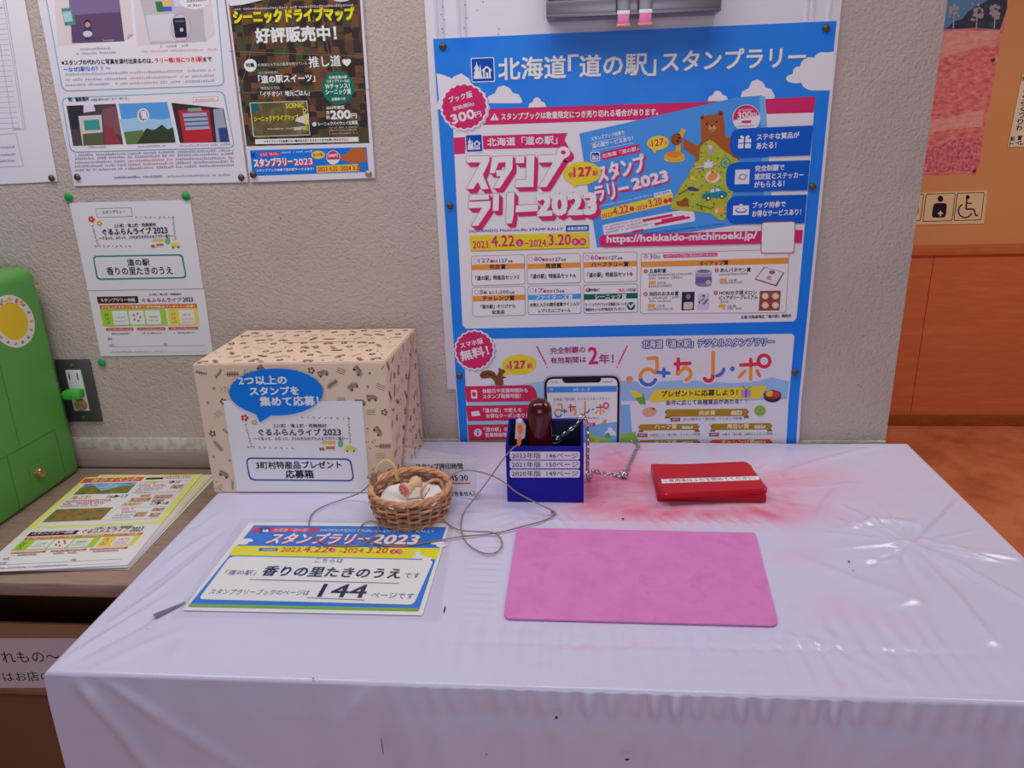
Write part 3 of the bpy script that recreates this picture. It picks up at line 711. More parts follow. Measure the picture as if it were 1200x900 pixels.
# ------------------------------------------------------------------ blue stamp box, stamp, chain, clip
def make_blue_box():
    bl = mat('blue_plastic', (8, 12, 138), .4, .74, .25); dk = mat('blue_plastic_shaded', (24, 22, 60), .5)  # dk: same plastic, darkened in its colour for the shade inside
    y0, y1 = -.340, -.247; xa, xb = .002, .1625; hf, hb = .127, .153; z = TZ+.001
    t = thing('stamp_box', 'dark blue open box with three white page labels on the table', 'box', ((xa+xb)/2, (y0+y1)/2, z))
    th = .004
    MB().box((xa, y0, z), (xb, y0+th, z+hf), bl, .0012).build('front_wall', t)
    MB().box((xa, y1-th, z), (xb, y1, z+hb), bl, .0012).build('back_wall', t)
    for x in (xa, xb-th):
        MB().prism([(x, y0+th, z), (x, y0+th, z+hf), (x, y1-th, z+hb), (x, y1-th, z)], (th, 0, 0), bl).build('side_wall', t)
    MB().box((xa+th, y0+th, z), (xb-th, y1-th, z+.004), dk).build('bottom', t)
    MB().box((xa+th, y1-th-.0015, z+.004), (xb-th, y1-th-.0003, z+hb-.004), dk).build('inner_lining', t)  # thin sheets added over the inner walls to carry the painted shade
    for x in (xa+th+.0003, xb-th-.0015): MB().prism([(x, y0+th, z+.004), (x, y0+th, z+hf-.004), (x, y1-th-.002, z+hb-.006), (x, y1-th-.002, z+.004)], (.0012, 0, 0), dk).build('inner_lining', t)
    p = None
    for yy, s in ((529.2, '2022年版  146ページ'), (539.6, '2021年版  150ページ'), (550.2, '2020年版  149ページ')):
        p = wall_print(y0-.0006); c = (208, 200, 226)
        q = [p.ab(v) for v in ((597.2, yy), (679.6, yy), (679.6, yy+9.2), (597.6, yy+9.2))]
        p.quad([(597.2, yy), (679.6, yy), (679.4, yy+9.4), (597.6, yy+9.4)], c, 0, 2.6)
        p.text(s, (600, yy+8), (677.4, yy+8), 6.8, BLK, 2)
        o = p.build('page_label', t)
    return t
make_blue_box()
def make_stamp():
    c = Vector((.071, -.290, TZ+.006)); m = mat('red_lacquer', (66, 12, 16), .16, .74, .45, coat=.25)
    t = thing('hand_stamp', 'dark red dome topped hand stamp standing in the blue box', 'stamp', c)
    R_ = .0262
    prof = [(.0005, .02), (R_, .02), (R_, .18)] + [(R_*math.cos(a), .18+.029*math.sin(a)) for a in [math.radians(k) for k in range(8, 90, 8)]] + [(.0004, .209)]
    MB().lathe(prof, m, 36, Matrix.Translation(c)).build('handle', t, angle=60)
    MB().lathe([(.0005, 0), (R_+.002, 0), (R_+.002, .02), (.0005, .0202)], mat('black_rubber', (26, 24, 26), .6), 36, Matrix.Translation(c)).build('stamp_base', t)
make_stamp()
STEEL = mat('chain_steel', (184, 180, 184), .28, .74, .5, metal=.95)
def chain_mesh(mb, pts, pitch=.0084, lr=.0058, tr=.0014):
    pts = [Vector(p) for p in pts]; acc = 0; k = 0; out = []
    for i in range(len(pts)-1):
        d = pts[i+1]-pts[i]; L = d.length; s = (-acc) % pitch
        while s < L: out.append((pts[i]+d*(s/L), d.normalized())); s += pitch
        acc = (acc+L) % pitch
    for k, (p, d) in enumerate(out):
        up = Vector((0, 0, 1)) if abs(d.z) < .8 else Vector((0, 1, 0)); sd = d.cross(up).normalized(); up = sd.cross(d)
        o = (sd*.75+up*.66) if k % 2 else (sd*.75-up*.66)
        mb.tube([p + d*(lr*1.15*math.cos(a)) + o*(lr*.62*math.sin(a)) for a in [q*math.pi/5 for q in range(10)]], tr, STEEL, 5, closed=True)
def make_chain():
    t = thing('steel_chain', 'steel chain running from the red stamp over the blue box and along the table', 'chain', onZ(700, 552, .004))
    mb = MB(); a = onY(655, 513, -.262); pts = smooth([a, onY(668, 504, -.259), onY(677, 497, -.256), Vector((.157, -.254, TZ+.158)), Vector((.165, -.253, TZ+.157)), Vector((.1705, -.252, TZ+.140)), Vector((.1715, -.250, TZ+.09)), Vector((.172, -.246, TZ+.03)), Vector((.175, -.242, TZ+.008)), onZ(695, 552, .0055), onZ(708, 555, .0055), onZ(728, 557, .0055)]); chain_mesh(mb, pts); mb.build('box_chain', t)
    mb = MB(); c = onY(650, 515, -.262); mb.tube([c+Vector((.0125*math.cos(a), .005*math.sin(a), .007*math.sin(a))) for a in [k*math.pi/10 for k in range(20)]], .0011, STEEL, 6, closed=True); mb.build('ring', t)
    mb = MB(); c = onZ(731, 557, .008); rnd = random.Random(4)
    for k in range(14):
        d = Vector((rnd.gauss(0, 1), rnd.gauss(0, 1), rnd.gauss(0, 1))).normalized(); o = d.orthogonal().normalized(); e = d.cross(o); p = c+Vector((rnd.uniform(-.006, .006), rnd.uniform(-.006, .006), rnd.uniform(-.002, .006)))
        mb.tube([p+o*.0055*math.cos(q)+e*.004*math.sin(q) for q in [g*math.pi/5 for g in range(10)]], .0013, STEEL, 5, closed=True)
    mb.build('chain_knot', t)
    mb = MB(); chain_mesh(mb, smooth([onZ(733, 555, .006), onZ(737, 546, .0045), onZ(742, 534, .0045), onZ(746, 526, .0045), onZ(748, 521, .0045), Vector((.2855, -.0225, TZ+.002)), Vector((.2855, -.020, TZ-.002))])); mb.build('wall_chain', t)
make_chain()
TW = MATS['twine']
def make_twine():
    zz = .0048
    def path(px, ends): return smooth(ends[0] + [onZ(u, v, z) for u, v, z in px] + ends[1], 6)
    c = onY(437, 563, -.40)
    a = [(424, 576, .03), (408, 583, .008), (385, 591, zz), (368, 600, zz), (362, 613, zz), (366, 628, zz), (380, 637, zz), (400, 640, zz), (425, 637, zz+.003), (441, 625, zz+.006), (443, 614, zz+.004), (433, 611, zz+.002), (423, 617, zz), (426, 630, zz), (445, 638, zz), (472, 640, zz), (505, 635, zz), (540, 629, zz), (580, 625, zz), (612, 617, zz), (640, 609, zz), (650, 601, zz+.001)]
    air = [onY(u, v, y) for u, v, y in ((636, 593, -.400), (618, 584, -.385), (604, 576, -.372), (592, 566, -.366), (578, 558, -.362), (560, 552.5, -.360), (544, 551.5, -.362))]
    mb = MB(); mb.tube(path(a, ([c], air + [onY(531, 556, -.366), onY(525, 566, -.375)])), .0014, TW, 7)
    k = onZ(649, 601, .005); mb.tube([k+Vector((-.005, .004, 0)), k+Vector((.001, 0, .002)), k+Vector((.003, -.005, 0))], .0028, TW, 6)
    tag(mb.build('jute_twine'), 'long brown twine tied to the basket and looping over the stamp rally notice', 'twine')
    e = onY(606.5, 521, -.3490)
    b = [(544, 600, zz), (540, 614, zz), (543, 630, zz+.003), (551, 640, zz), (566, 648, zz), (580, 648, zz), (588, 640, zz), (586, 630, zz), (577, 624, zz+.004), (560, 623, zz+.003), (543, 622, zz+.006), (531, 618, zz), (520, 610, zz)]
    air = [onY(u, v, y) for u, v, y in ((598, 528, -.351), (589, 539, -.354), (577, 556, -.362), (566, 571, -.374), (553, 588, -.388))]
    mb = MB(); mb.tube(path(b, ([e] + air, [onZ(513, 600, .010), BC+Vector((.070, -.046, .040)), BC+Vector((.074, -.034, .066))])), .0014, TW, 7)
    tag(mb.build('jute_twine'), 'brown twine hanging from the clip on the blue box and curling on the cloth', 'twine')
make_twine()
def make_clip():
    t = thing('plastic_clip', 'clear plastic clip with an orange insert on the blue box edge', 'clip', onY(607, 523, -.3455))
    cl = mat('clear_plastic', (226, 214, 206), .15, .8, .5); N(cl).b.inputs['Alpha'].default_value = .55
    P_ = lambda u, v: onY(u, v, -.3475)
    MB().prism([P_(*q) for q in ((604.5, 493), (611.5, 492), (616, 500), (615, 513), (610, 516), (603.5, 514))], (0, .0065, 0), cl).build('clip_body', t)
    orr = mat('orange_plastic', (226, 112, 44), .4)
    P_ = lambda u, v: onY(u, v, -.3495)
    MB().prism([P_(*q) for q in ((606, 499), (611, 498), (613.5, 503), (612, 508), (607, 508.5))], (0, .0018, 0), orr).prism([P_(*q) for q in ((607, 512.5), (611, 512), (610.5, 520), (607.5, 523.5), (605.5, 518))], (0, .0018, 0), orr).build('orange_insert', t)
    MB().prism([P_(*q) for q in ((606.5, 491), (610.5, 490.5), (610.8, 495), (606.5, 495.5))], (0, .0018, 0), mat('white_plastic', (226, 222, 220), .4)).build('end_tab', t)
make_clip()

# ------------------------------------------------------------------ red ink pad, pink mat, notice, metal strip
def make_pad():
    rd = mat('red_plastic', (172, 12, 34), .3, .74, .3); dr = mat('red_plastic_dark', (160, 10, 30), .35, .74, .3)
    z = TZ+.001; t = thing('ink_pad', 'red ink pad case with a white warning strip on its lid', 'ink pad', (.426, -.26, z))
    MB().box((.315, -.333, z), (.537, -.185, z+.019), dr, .003).build('base', t)
    q = [onZ(u, v, .029) for u, v in ((763.5, 546), (876.5, 541), (901, 574), (776, 580))]
    mid = sum(q, Vector())/4; bm = bmesh.new(); pts = []
    for i in range(4):
        p, a, b = q[i], q[i-1], q[(i+1) % 4]; pa = p+(a-p).normalized()*.012; pb = p+(b-p).normalized()*.012
        for k in (0, .25, .5, .75, 1): pts.append(pa*(1-k)**2+p*2*k*(1-k)+pb*k*k)
    lo = [bm.verts.new(Vector((p.x, p.y, z+.0195))) for p in pts]; hi = [bm.verts.new(Vector((p.x, p.y, z+.027))) for p in pts]
    ti = [bm.verts.new(Vector((mid.x+(p.x-mid.x)*.965, mid.y+(p.y-mid.y)*.965, z+.030))) for p in pts]; n = len(pts)
    bm.faces.new(ti[::-1]); bm.faces.new(lo)
    for A_, B_ in ((lo, hi), (hi, ti)):
        for k in range(n): bm.faces.new((A_[(k+1) % n], A_[k], B_[k], B_[(k+1) % n]))
    MB().bm(bm, rd, None, True).build('lid', t, angle=30)
    p = Print((0, -.28, z+.0304), (0, 0, 1), (0, 1, 0))
    p.quad([(775, 561.5), (889.3, 557.8), (889.8, 562.4), (775.6, 566.4)], (222, 208, 214), 0)
    p.text('ご使用後はふたを閉めてください。', (778, 565.4), (887, 561.7), 3.6, BLK, 1)
    p.build('warning_strip', t)
make_pad()
def make_mat():
    m = noise_mat('pink_mat', [(.3, (190, 108, 172)), (.55, (198, 118, 180)), (.75, (186, 102, 160))], 14, 5, .75)
    p = flat_print(.0042)
    q = [(606, 618.2), (885, 624.2), (912.8, 733), (589.5, 724.5)]
    P4 = [Vector(v) for v in q]; out = []
    for i in range(4):
        c = P4[i]; a = P4[i-1]; b = P4[(i+1) % 4]; pa = c+(a-c).normalized()*(9 if i > 1 else 4); pb = c+(b-c).normalized()*(9 if i > 1 else 4)
        for k in (0, .25, .5, .75, 1): out.append(pa*(1-k)**2+c*2*k*(1-k)+pb*k*k)
    p.sheet(out, m, .0026)
    tag(p.build('desk_mat'), 'plain pink rectangular mat lying on the white tablecloth', 'mat')
make_mat()
def make_notice():
    t = thing('laminated_notice', 'laminated blue and yellow stamp rally notice with page 144 on the table', 'notice', onZ(370, 665, .002))
    p = flat_print(.0022); w0 = (218, 214, 228)
    p.sheet([(292, 612), (527, 613.5), (495, 721), (214, 715)], w0, .0006)
    p.quad([(297.7, 615.6), (523, 617.6), (490.4, 716.7), (219.8, 711.3)], (38, 112, 204), 1)
    p.quad([(222.6, 708.8), (491.3, 714), (490.4, 716.7), (219.8, 711.3)], (110, 160, 60), 2)
    for k in range(60):
        x = 223+k*4.5; p.ell(x, 708.6+k*.088, 2.6, .9, (120, 170, 60), 2.1, n=8)
    p.quad([(276, 639.7), (516, 642.5), (511.7, 655.5), (268.5, 651)], (236, 206, 50), 2)
    for x, y, a in ((289, 633.5, 8), (284, 636.5, 7), (512, 636.5, 8), (517, 639.5, 6), (490, 649, 4), (490, 653, 7), (500, 655, 6)): p.ell(x, y, a, 2.2, w0, 3, n=14)
    p.quad([(270, 652.2), (508.5, 656.7), (484.8, 709), (232.5, 702.5)], w0, 3, 6)
    p.quad([(299, 617.8), (376, 619.5), (370, 624), (293, 623.6)], CRIM, 2); p.rect(305, 618.4, 317, 624.8, (24, 60, 150), 2.4, lean=-1.5)
    p.poly([(307.5, 623.8), (309, 619.4), (310.5, 623.8)], w0, 2.8); p.poly([(310.5, 623.8), (310.8, 621.5), (312.8, 620.2), (315, 621.5), (314.2, 623.8)], w0, 2.8)
    p.text('北海道「道の駅」', (319, 623), (362, 623.4), 3.6, w0, 3); p.text('HOKKAIDO Michi-no-Eki STAMP RALLY', (375, 623), (509, 624.6), 3, w0, 3)
    p.text('スタンプラリー', (311, 637.2), (430, 637.8), 12, w0, 4.5, .5, shear=.12, drop=(1.6, 2), dcol=CRIM, ow=.5); p.text('2023', (434, 637.6), (487, 638.2), 10.5, w0, 4.5, .7, shear=.12, drop=(1.6, 2), dcol=CRIM, ow=.5)
    p.rect(304, 642.5, 326, 646, (24, 90, 160), 3, lean=-1); p.text('開催期間', (307, 645.6), (322, 645.8), 2.4, w0, 4)
    p.text('2023.', (328, 647), (353, 647.2), 5.2, (190, 70, 40), 4, .1); p.text('4.22', (354, 647.4), (383, 647.7), 6.8, (190, 70, 40), 4, .15); p.ell(389, 644.8, 4, 2.6, CRIM, 4); p.text('土', (386.6, 646.6), (391.4, 646.6), 3.4, w0, 4.5)
    p.text('-2024.', (397, 648), (427, 648.2), 5.2, (190, 70, 40), 4, .1); p.text('3.20', (429, 648.4), (453, 648.7), 6.8, (190, 70, 40), 4, .15)
    for x, c in ((461, '水'), (468, '祝')): p.ell(x, 646.8, 4, 2.6, CRIM, 4); p.text(c, (x-2.4, 648.6), (x+2.4, 648.7), 3.4, w0, 4.5)
    dk = (42, 44, 78); bl = (46, 78, 150)
    p.text('こちらは', (368, 659.6), (401, 660), 5, bl, 5); p.text('「道の駅」', (262, 674), (298, 674.8), 6, bl, 5); p.text('香りの里たきのうえ', (305, 675), (468, 678.6), 11.5, dk, 5, .45); p.text('です', (473, 677.8), (491, 678.3), 6, bl, 5)
    p.line([(292, 679.6), (468, 684.2)], .7, (90, 100, 150), 5)
    p.text('スタンプラリーブックのページは', (244, 697), (361, 698.4), 6.6, bl, 5); p.text('144', (372, 699.6), (426.5, 701), 15, dk, 5, .5); p.text('ページです', (434, 701), (484, 702.6), 6.6, bl, 5)
    p.line([(360, 701), (427.5, 703.8)], .7, (90, 100, 150), 5)
    p.build('printed_sheet', t)
    f = flat_print(.0040); fm = bpy.data.materials.new('laminate_film'); fm.use_nodes = True; nt = fm.node_tree
    for n_ in list(nt.nodes): nt.nodes.remove(n_)
    tr = nt.nodes.new('ShaderNodeBsdfTransparent'); gl = nt.nodes.new('ShaderNodeBsdfGlossy'); gl.inputs['Roughness'].default_value = .12; mx = nt.nodes.new('ShaderNodeMixShader'); mx.inputs[0].default_value = .05; ou = nt.nodes.new('ShaderNodeOutputMaterial')
    nt.links.new(tr.outputs[0], mx.inputs[1]); nt.links.new(gl.outputs[0], mx.inputs[2]); nt.links.new(mx.outputs[0], ou.inputs[0])
    f.sheet([(283, 607.5), (532, 609.5), (515, 727), (202, 722)], fm, .0003); f.build('laminate_film', t)
make_notice()
def make_strip():
    a, b = onZ(181, 722.5, .002), onZ(217, 706.5, .002); d = (b-a); n = Vector((-d.y, d.x, 0)).normalized()
    mb = MB().prism([a-n*.006, b-n*.0012, b+n*.0012, a+n*.006], (0, 0, .0016), mat('grey_metal', (126, 118, 132), .35, metal=.5))
    tag(mb.build('metal_strip'), 'thin grey metal strip lying near the corner of the laminated notice', 'strip')
make_strip()
# ------------------------------------------------------------------ white board and the big stamp rally poster
def make_board():
    m = mat('board_white', (206, 200, 212), .6); mb = MB()
    tl = onY(497, 0, -.006); x0, x1, z0 = -.172, .688, TZ+.135
    mb.box((x0, -.0065, z0), (x1, -.0006, 2.2), m, .0015)
    for x in (-.148, -.136, -.100, -.088): mb.box((x-.003, -.0095, TZ+.90), (x+.003, -.006, 2.2), m, .001)
    for x in (.62, .632, .665): mb.box((x-.003, -.0095, TZ+.9), (x+.003, -.006, 2.2), m, .001)
    dk = mat('old_pinhole', (90, 84, 88))
    rnd = random.Random(2)
    for u, v in [(519, 8), (517, 17), (521, 23), (518, 34), (519, 38), (545, 6), (547, 21), (544, 33), (566, 2), (559, 12), (585, 34), (584, 40)]:
        p = onY(u, v, -.0099); mb.add([p+Vector((.0012*math.cos(q*1.05), 0, .0014*math.sin(q*1.05))) for q in range(6)], [list(range(6))], dk)
    tag(mb.build('backing_board'), 'white grooved backing board on the beige wall behind the big blue poster', 'board')
make_board()
PY = -.0105
def station_mark(p, x, y, s, layer=3, white=WHITE):
    """road station emblem: two trees and a house on blue, with its white border"""
    k = -.04*s
    p.rect(x-1, y-1, x+s+1, y+s*1.05+1, white, layer, k, r=2); p.rect(x, y, x+s, y+s*1.05, (20, 70, 170), layer+.3, k, r=1.5)
    f = lambda a, b: (x+a*s, y+b*s+k*a)
    p.poly([f(.10, .88), (f(.24, .12)), f(.38, .88)], white, layer+.6); p.poly([f(.30, .88), f(.40, .28), f(.50, .88)], white, layer+.6)
    for a in (.45, .65): p.poly([f(.10, a+.02), f(.24, a-.2), f(.38, a+.02)], white, layer+.65)
    p.line([f(.50, .58), f(.70, .38), f(.92, .58)], s*.08, white, layer+.7); p.line([f(.58, .52), f(.58, .88)], s*.08, white, layer+.7); p.line([f(.84, .52), f(.84, .88)], s*.08, white, layer+.7); p.line([f(.10, .90), f(.92, .90)], s*.05, white, layer+.7)
    p.rect(x+s*.67, y+s*.62, x+s*.76, y+s*.88, white, layer+.7)
def make_poster():
    oc, rc, bc = (224, 140, 66), (200, 54, 72), (72, 104, 196)
    def logo(p, g, wk, ly, halo):
        def stroke(pts, col, wd, up):
            q = [g(*v) for v in pts]; wd *= wk
            if halo:
                p.line(q, wd+3.6, WHITE, ly)
                for v in q: p.ell(v[0], v[1], (wd+3.6)/2, (wd+3.6)/2, WHITE, ly, n=12)
            p.line(q, wd, col, ly+up)
            for v in q: p.ell(v[0], v[1], wd/2, wd/2, col, ly+up, n=12)
        arc = lambda cx, cy, r, a0, a1, n=10: [(cx+r*math.cos(math.radians(a0+(a1-a0)*k/n)), cy+r*math.sin(math.radians(a0+(a1-a0)*k/n))) for k in range(n+1)]
        stroke([(195, 200), (248, 196), (250, 260), (240, 275)], oc, 4.2, 1); stroke(arc(197, 308, 46, 20, 180), bc, 4.4, 1); stroke(arc(197, 308, 46, 180, 325), oc, 4.4, 1.3); stroke([(240, 280), (320, 285)], bc, 4, 1.2); stroke([(290, 262), (290, 305)], bc, 4, 1.2)
        stroke([(355, 232), (442, 228)], rc, 4.2, 1); stroke([(374, 203), (372, 290)], rc, 4.2, 1); stroke([(375, 285), (400, 265)], oc, 4, 1.2); stroke(arc(412, 290, 36, 260, 440), oc, 4.2, 1.4)
        p.ell(*g(499, 262), 3*wk, 3*wk, (232, 206, 160), ly+1); p.ell(*g(690, 260), 2.8*wk, 2.8*wk, bc, ly+1)
        stroke([(578, 165), (576, 300)], oc, 4.6, 1); stroke(arc(550, 305, 26, 0, 150), rc, 4.6, 1.3); stroke(arc(590, 250, 52, 15, 80), bc, 4.2, 1.2)
        stroke([(740, 238), (850, 232)], rc, 4.2, 1); stroke([(798, 205), (798, 322)], oc, 4.2, 1.2); stroke([(798, 205), (798, 240)], rc, 4.2, 1.4); stroke([(762, 275), (730, 308)], oc, 4, 1.2); stroke([(835, 272), (850, 300)], (214, 110, 70), 4, 1.2); stroke(arc(876, 214, 34, 0, 360, 16), rc, 4.2, 1.5)
    t = thing('stamp_rally_poster', 'large blue stamp rally poster pinned to the white board behind the table', 'poster', onY(738, 519, PY))
    P_ = lambda: wall_print(PY)
    bl = noise_mat('poster_blue', [(.3, (24, 110, 219)), (.55, (34, 120, 224)), (.75, (22, 106, 215))], 4, 3, .35, spec=.2)
    p = P_(); edge = (206, 200, 226)
    p.sheet([(507, 45), (984.5, 23.5), (939, 470), (934, 560), (541, 560)], edge, .0008)
    p.poly([(507.6, 45.6), (980.5, 24.5), (936, 470), (930.5, 559), (542, 559)], bl, 1)
    for x0, y0, x1, y1 in ((500, 86, 570, 128), (569, 100, 612, 121), (619, 114, 640, 126), (829, 106, 853, 118.5), (867, 93, 908, 116)): p.cloud(x0 if x0 > 511 else 511, y0, x1, y1, WHITE, 2)
    p.ell(933, 92, 12, 5.6, WHITE, 2); p.ell(936, 85, 7, 7, WHITE, 2); p.ell(949, 81, 12, 14, WHITE, 2); p.ell(953, 96, 14, 10, WHITE, 2); p.ell(964, 77, 12.6, 16, WHITE, 2); p.poly([(962, 62), (977.4, 60.6), (975, 106), (955, 106)], WHITE, 2)
    p.poly([(511.5, 86), (520, 88), (530, 92), (545, 95), (552, 105), (556, 128), (516, 130)], WHITE, 2)
    # upper white panel and its crimson band
    p.poly([(531, 147), (896, 130), (954, 128), (950, 185), (933.5, 372), (930, 376.5), (546, 385.2), (542, 381)], WHITE, 3)
    p.poly([(560, 128), (852, 118.5), (764, 140), (566, 146.5)], CRIM, 4); p.poly([(896.5, 116), (955.5, 113), (953.5, 132), (898, 133.5)], CRIM, 4)
    p.build('poster_sheet', t)
    p = P_(); station_mark(p, 552.5, 69, 25.5, 3, (224, 218, 232))
    tc = (226, 220, 234)
    for s, x0, x1, y0, y1, h in (('北海道', 584.6, 663, 93.6, 91, 25.5), ('「', 666, 677.5, 83, 82.6, 18.5), ('道の駅', 679.4, 758, 90.4, 87.4, 25.5), ('」', 758.6, 768.4, 88.6, 88.2, 18.5), ('スタンプラリー', 775.4, 943, 83.6, 77.4, 23)):
        p.text(s, (x0+.6, y0+1), (x1+.6, y1+1), h, (96, 104, 158), 2.6, .5); p.text(s, (x0, y0), (x1, y1), h, tc, 3, .5)
    p.build('title_lettering', t); p = P_(); p.poly([(574.5, 141), (579.5, 132.5), (584.5, 140.7)], tc, 5); p.rect(579, 134.6, 580.2, 138, CRIM, 6); p.rect(579, 138.8, 580.2, 139.9, CRIM, 6)
    p.text('スタンプブックは数量限定につき売り切れる場合があります。', (587.5, 140.8), (771, 135), 8.2, tc, 5, .15)
    p.build('warning_lettering', t)
    p = P_(); p.burst(545.5, 126.5, 28.2, (190, 170, 200), 5.6, 20); p.burst(544, 125, 27.6, WHITE, 6, 20); p.burst(544, 125, 25.6, CRIM, 7, 20)
    p.text('ブック版', (527, 121), (554, 113.5), 7.5, WHITE, 8, .2); p.text('定価(税込)', (531.5, 130.5), (556, 124), 5.4, WHITE, 8, .1); p.text('300', (530.5, 145.5), (557, 138), 11, WHITE, 8, .45); p.text('円', (557.5, 138), (564.5, 136), 6.5, WHITE, 8, .2)
    p.build('price_badge', t)
    # picture of the stamp book
    p = P_(); sky = (70, 138, 218)
    p.poly([(679, 156.5), (864, 114), (893, 112), (905, 250), (872, 262), (699.5, 290)], sky, 5)
    p.poly([(890, 113), (896.5, 113), (905, 250), (896, 255)], (110, 164, 226), 5.2)
    p.text('スタンプブック持参で', (693, 165.5), (732, 157.5), 5, WHITE, 6, .1); p.text('道の駅サービスあり！', (694.5, 174), (742, 164.5), 5.6, WHITE, 6, .2); p.line([(692.5, 168), (733, 159.5)], .5, WHITE, 6); p.line([(694, 177), (742, 167.5)], .5, WHITE, 6)
    station_mark(p, 693, 179, 9, 6); p.poly([(704, 178.5), (750, 168.5), (748, 173.5), (751.5, 178), (705, 188)], CRIM, 6); p.text('北海道「道の駅」', (706, 185.4), (748, 176), 5, WHITE, 7, .1)
    p.text('スタンプ', (702, 214.5), (757, 200), 21, WHITE, 9, .7, drop=(2.6, 3), dcol=CRIM, ow=.5); p.text('ラリー', (699, 237.5), (738, 229), 19, WHITE, 9, .6, drop=(2.6, 3), dcol=CRIM, ow=.5); p.text('2023', (742, 222), (783, 211.5), 12.5, WHITE, 9, .8, drop=(2, 2.4), dcol=CRIM, ow=.5)
    p.poly([(703, 246.5), (788, 226), (789.5, 238.5), (705, 257.5)], YEL, 6); p.poly([(766, 226.5), (786, 222), (787, 227), (767, 231.5)], WHITE, 6.5); p.text('各賞応募期間', (768, 230), (785, 226), 3, (60, 90, 160), 7)
    p.text('2023', (705, 256), (718, 253), 5, CRIM, 7, .1); p.text('4.22', (719, 252.5), (737, 248.3), 9, CRIM, 7, .2); p.ell(740.5, 244.5, 2.8, 2.8, CRIM, 7); p.text('-2024', (745, 247), (759, 243.6), 5, CRIM, 7, .1); p.text('3.20', (761, 242.8), (776, 239), 8.5, CRIM, 7, .2); p.ell(780, 235.5, 2.8, 2.8, CRIM, 7); p.ell(785.6, 234.2, 2.8, 2.8, CRIM, 7)
    p.text('HOKKAIDO Michi-no-Eki STAMP RALLY', (703, 242.5), (764, 229), 2, WHITE, 7)
    p.quad([(706, 263.5), (812, 243.5), (815, 259), (708, 276.5)], WHITE, 6, 3)
    for k, y in enumerate((266.5, 270, 273.4)): p.fine((710, y), (752+6*k, y-8.4-k), 2.2, (150, 110, 150), 7)
    for a, b in (((753, 258.5), (788, 252)), ((775, 258.5), (802, 253.5)), ((767, 262.8), (808, 254.5)), ((741, 272), (754, 269.5))): p.line([a, b], 3, CRIM, 7)
    p.fine((706, 281), (850, 263), 2.2, (70, 90, 140), 7); p.fine((712, 284.5), (860, 267), 2, WHITE, 7)
    # map-shaped hill of sights
    gy = noise_mat('print_moss', [(.35, (150, 158, 40)), (.55, (170, 172, 52)), (.75, (140, 150, 44))], 60, 3, .5)
    z = lambda pts: [(760+a/6, 130+b/6) for a, b in pts]
    br = (158, 84, 44); dbr = (92, 50, 40)
    p.poly(z([(240, 188), (345, 245), (380, 205), (540, 175), (572, 185), (640, 350), (520, 400), (330, 360), (330, 325), (245, 265)]), br, 7)
    p.poly(z([(372, 40), (410, 30), (490, 22), (522, 30), (532, 70), (538, 130), (530, 215), (372, 225), (366, 120)]), br, 7.2)
    for a, b, r in ((378, 48, 14), (506, 20, 17)): p.ell(760+a/6, 130+b/6, r/6*1.3, r/6*1.3, br, 7.1); p.ell(760+a/6, 130+b/6, r/6*.75, r/6*.75, dbr, 7.3)
    for a, b in ((408, 92), (478, 78)): p.ell(760+a/6, 130+b/6, 1.2, 1.3, BLK, 8)
    p.ell(760+446/6, 130+122/6, 4.6, 3.7, (196, 140, 100), 7.6); p.ell(760+445/6, 130+105/6, 1.5, 1.1, BLK, 8); p.line(z([(428, 132), (440, 138), (450, 130), (462, 136)]), .6, BLK, 8)
    p.ell(760+195/6, 130+200/6, 6.6, 7.2, (140, 72, 40), 8.2)
    p.line(z([(246, 128), (214, 205), (204, 300)]), 5.4, (222, 160, 52), 8); p.ell(760+182/6, 130+322/6, 12, 6.6, (222, 156, 52), 8.05); p.ell(760+182/6, 130+340/6, 12, 3.6, (236, 184, 84), 8.02); p.ell(760+180/6, 130+304/6, 8.6, 4, (200, 130, 40), 8.1)
    for a, b in ((212, 165), (216, 190), (206, 214)): p.ell(760+a/6, 130+b/6, 1.6, 1, BLK, 8.4)
    hk = z([(430, 203), (455, 215), (530, 280), (640, 352), (580, 400), (556, 480), (600, 560), (565, 640), (560, 690), (530, 772), (490, 765), (440, 722), (330, 708), (150, 690), (185, 600), (225, 530), (270, 470), (320, 365), (355, 345), (362, 260), (395, 220)])
    p.poly(hk, gy, 9)
    rnd = random.Random(11)
    def inside(x, y):
        c = False
        for i in range(len(hk)):
            (x1, y1), (x2, y2) = hk[i], hk[i-1]
            if (y1 > y) != (y2 > y) and x < (x2-x1)*(y-y1)/(y2-y1)+x1: c = not c
        return c
    k = 0
    while k < 60:
        x, y = rnd.uniform(786, 866), rnd.uniform(166, 258)
        if inside(x-1, y) and inside(x+1, y+1): p.ell(x, y, 1.2, 1.0, rnd.choice(((92, 112, 36), (104, 120, 40))), 9.3, n=8); k += 1
    p.ell(760+440/6, 130+285/6, 4.6, 5, (170, 150, 150), 10); p.ell(760+432/6, 130+252/6, 2.6, 2.4, (196, 188, 190), 10.3)
    p.line(z([(330, 402), (478, 375)]), 3.4, (206, 160, 200), 10); p.line(z([(330, 408), (478, 382)]), 1, (150, 70, 120), 10.3); p.rect(825, 190, 835, 197, (206, 200, 226), 10.4, -1); p.ell(830, 189.5, 2, 2.6, (190, 196, 224), 10.5)
    for k in range(3): p.ell(760+540/6, 130+365/6, 6-1.8*k, 6.6-1.9*k, ((84, 140, 110), (150, 176, 100), (84, 140, 110))[k], 10+.3*k, n=14)
    p.ell(760+450/6, 130+462/6, 8.6, 7, (210, 200, 210), 10); p.ell(760+450/6, 130+460/6, 7, 4.6, (214, 140, 60), 10.3, -35); p.ell(760+448/6, 130+428/6, 1.6, 1.2, (60, 120, 60), 10.6)
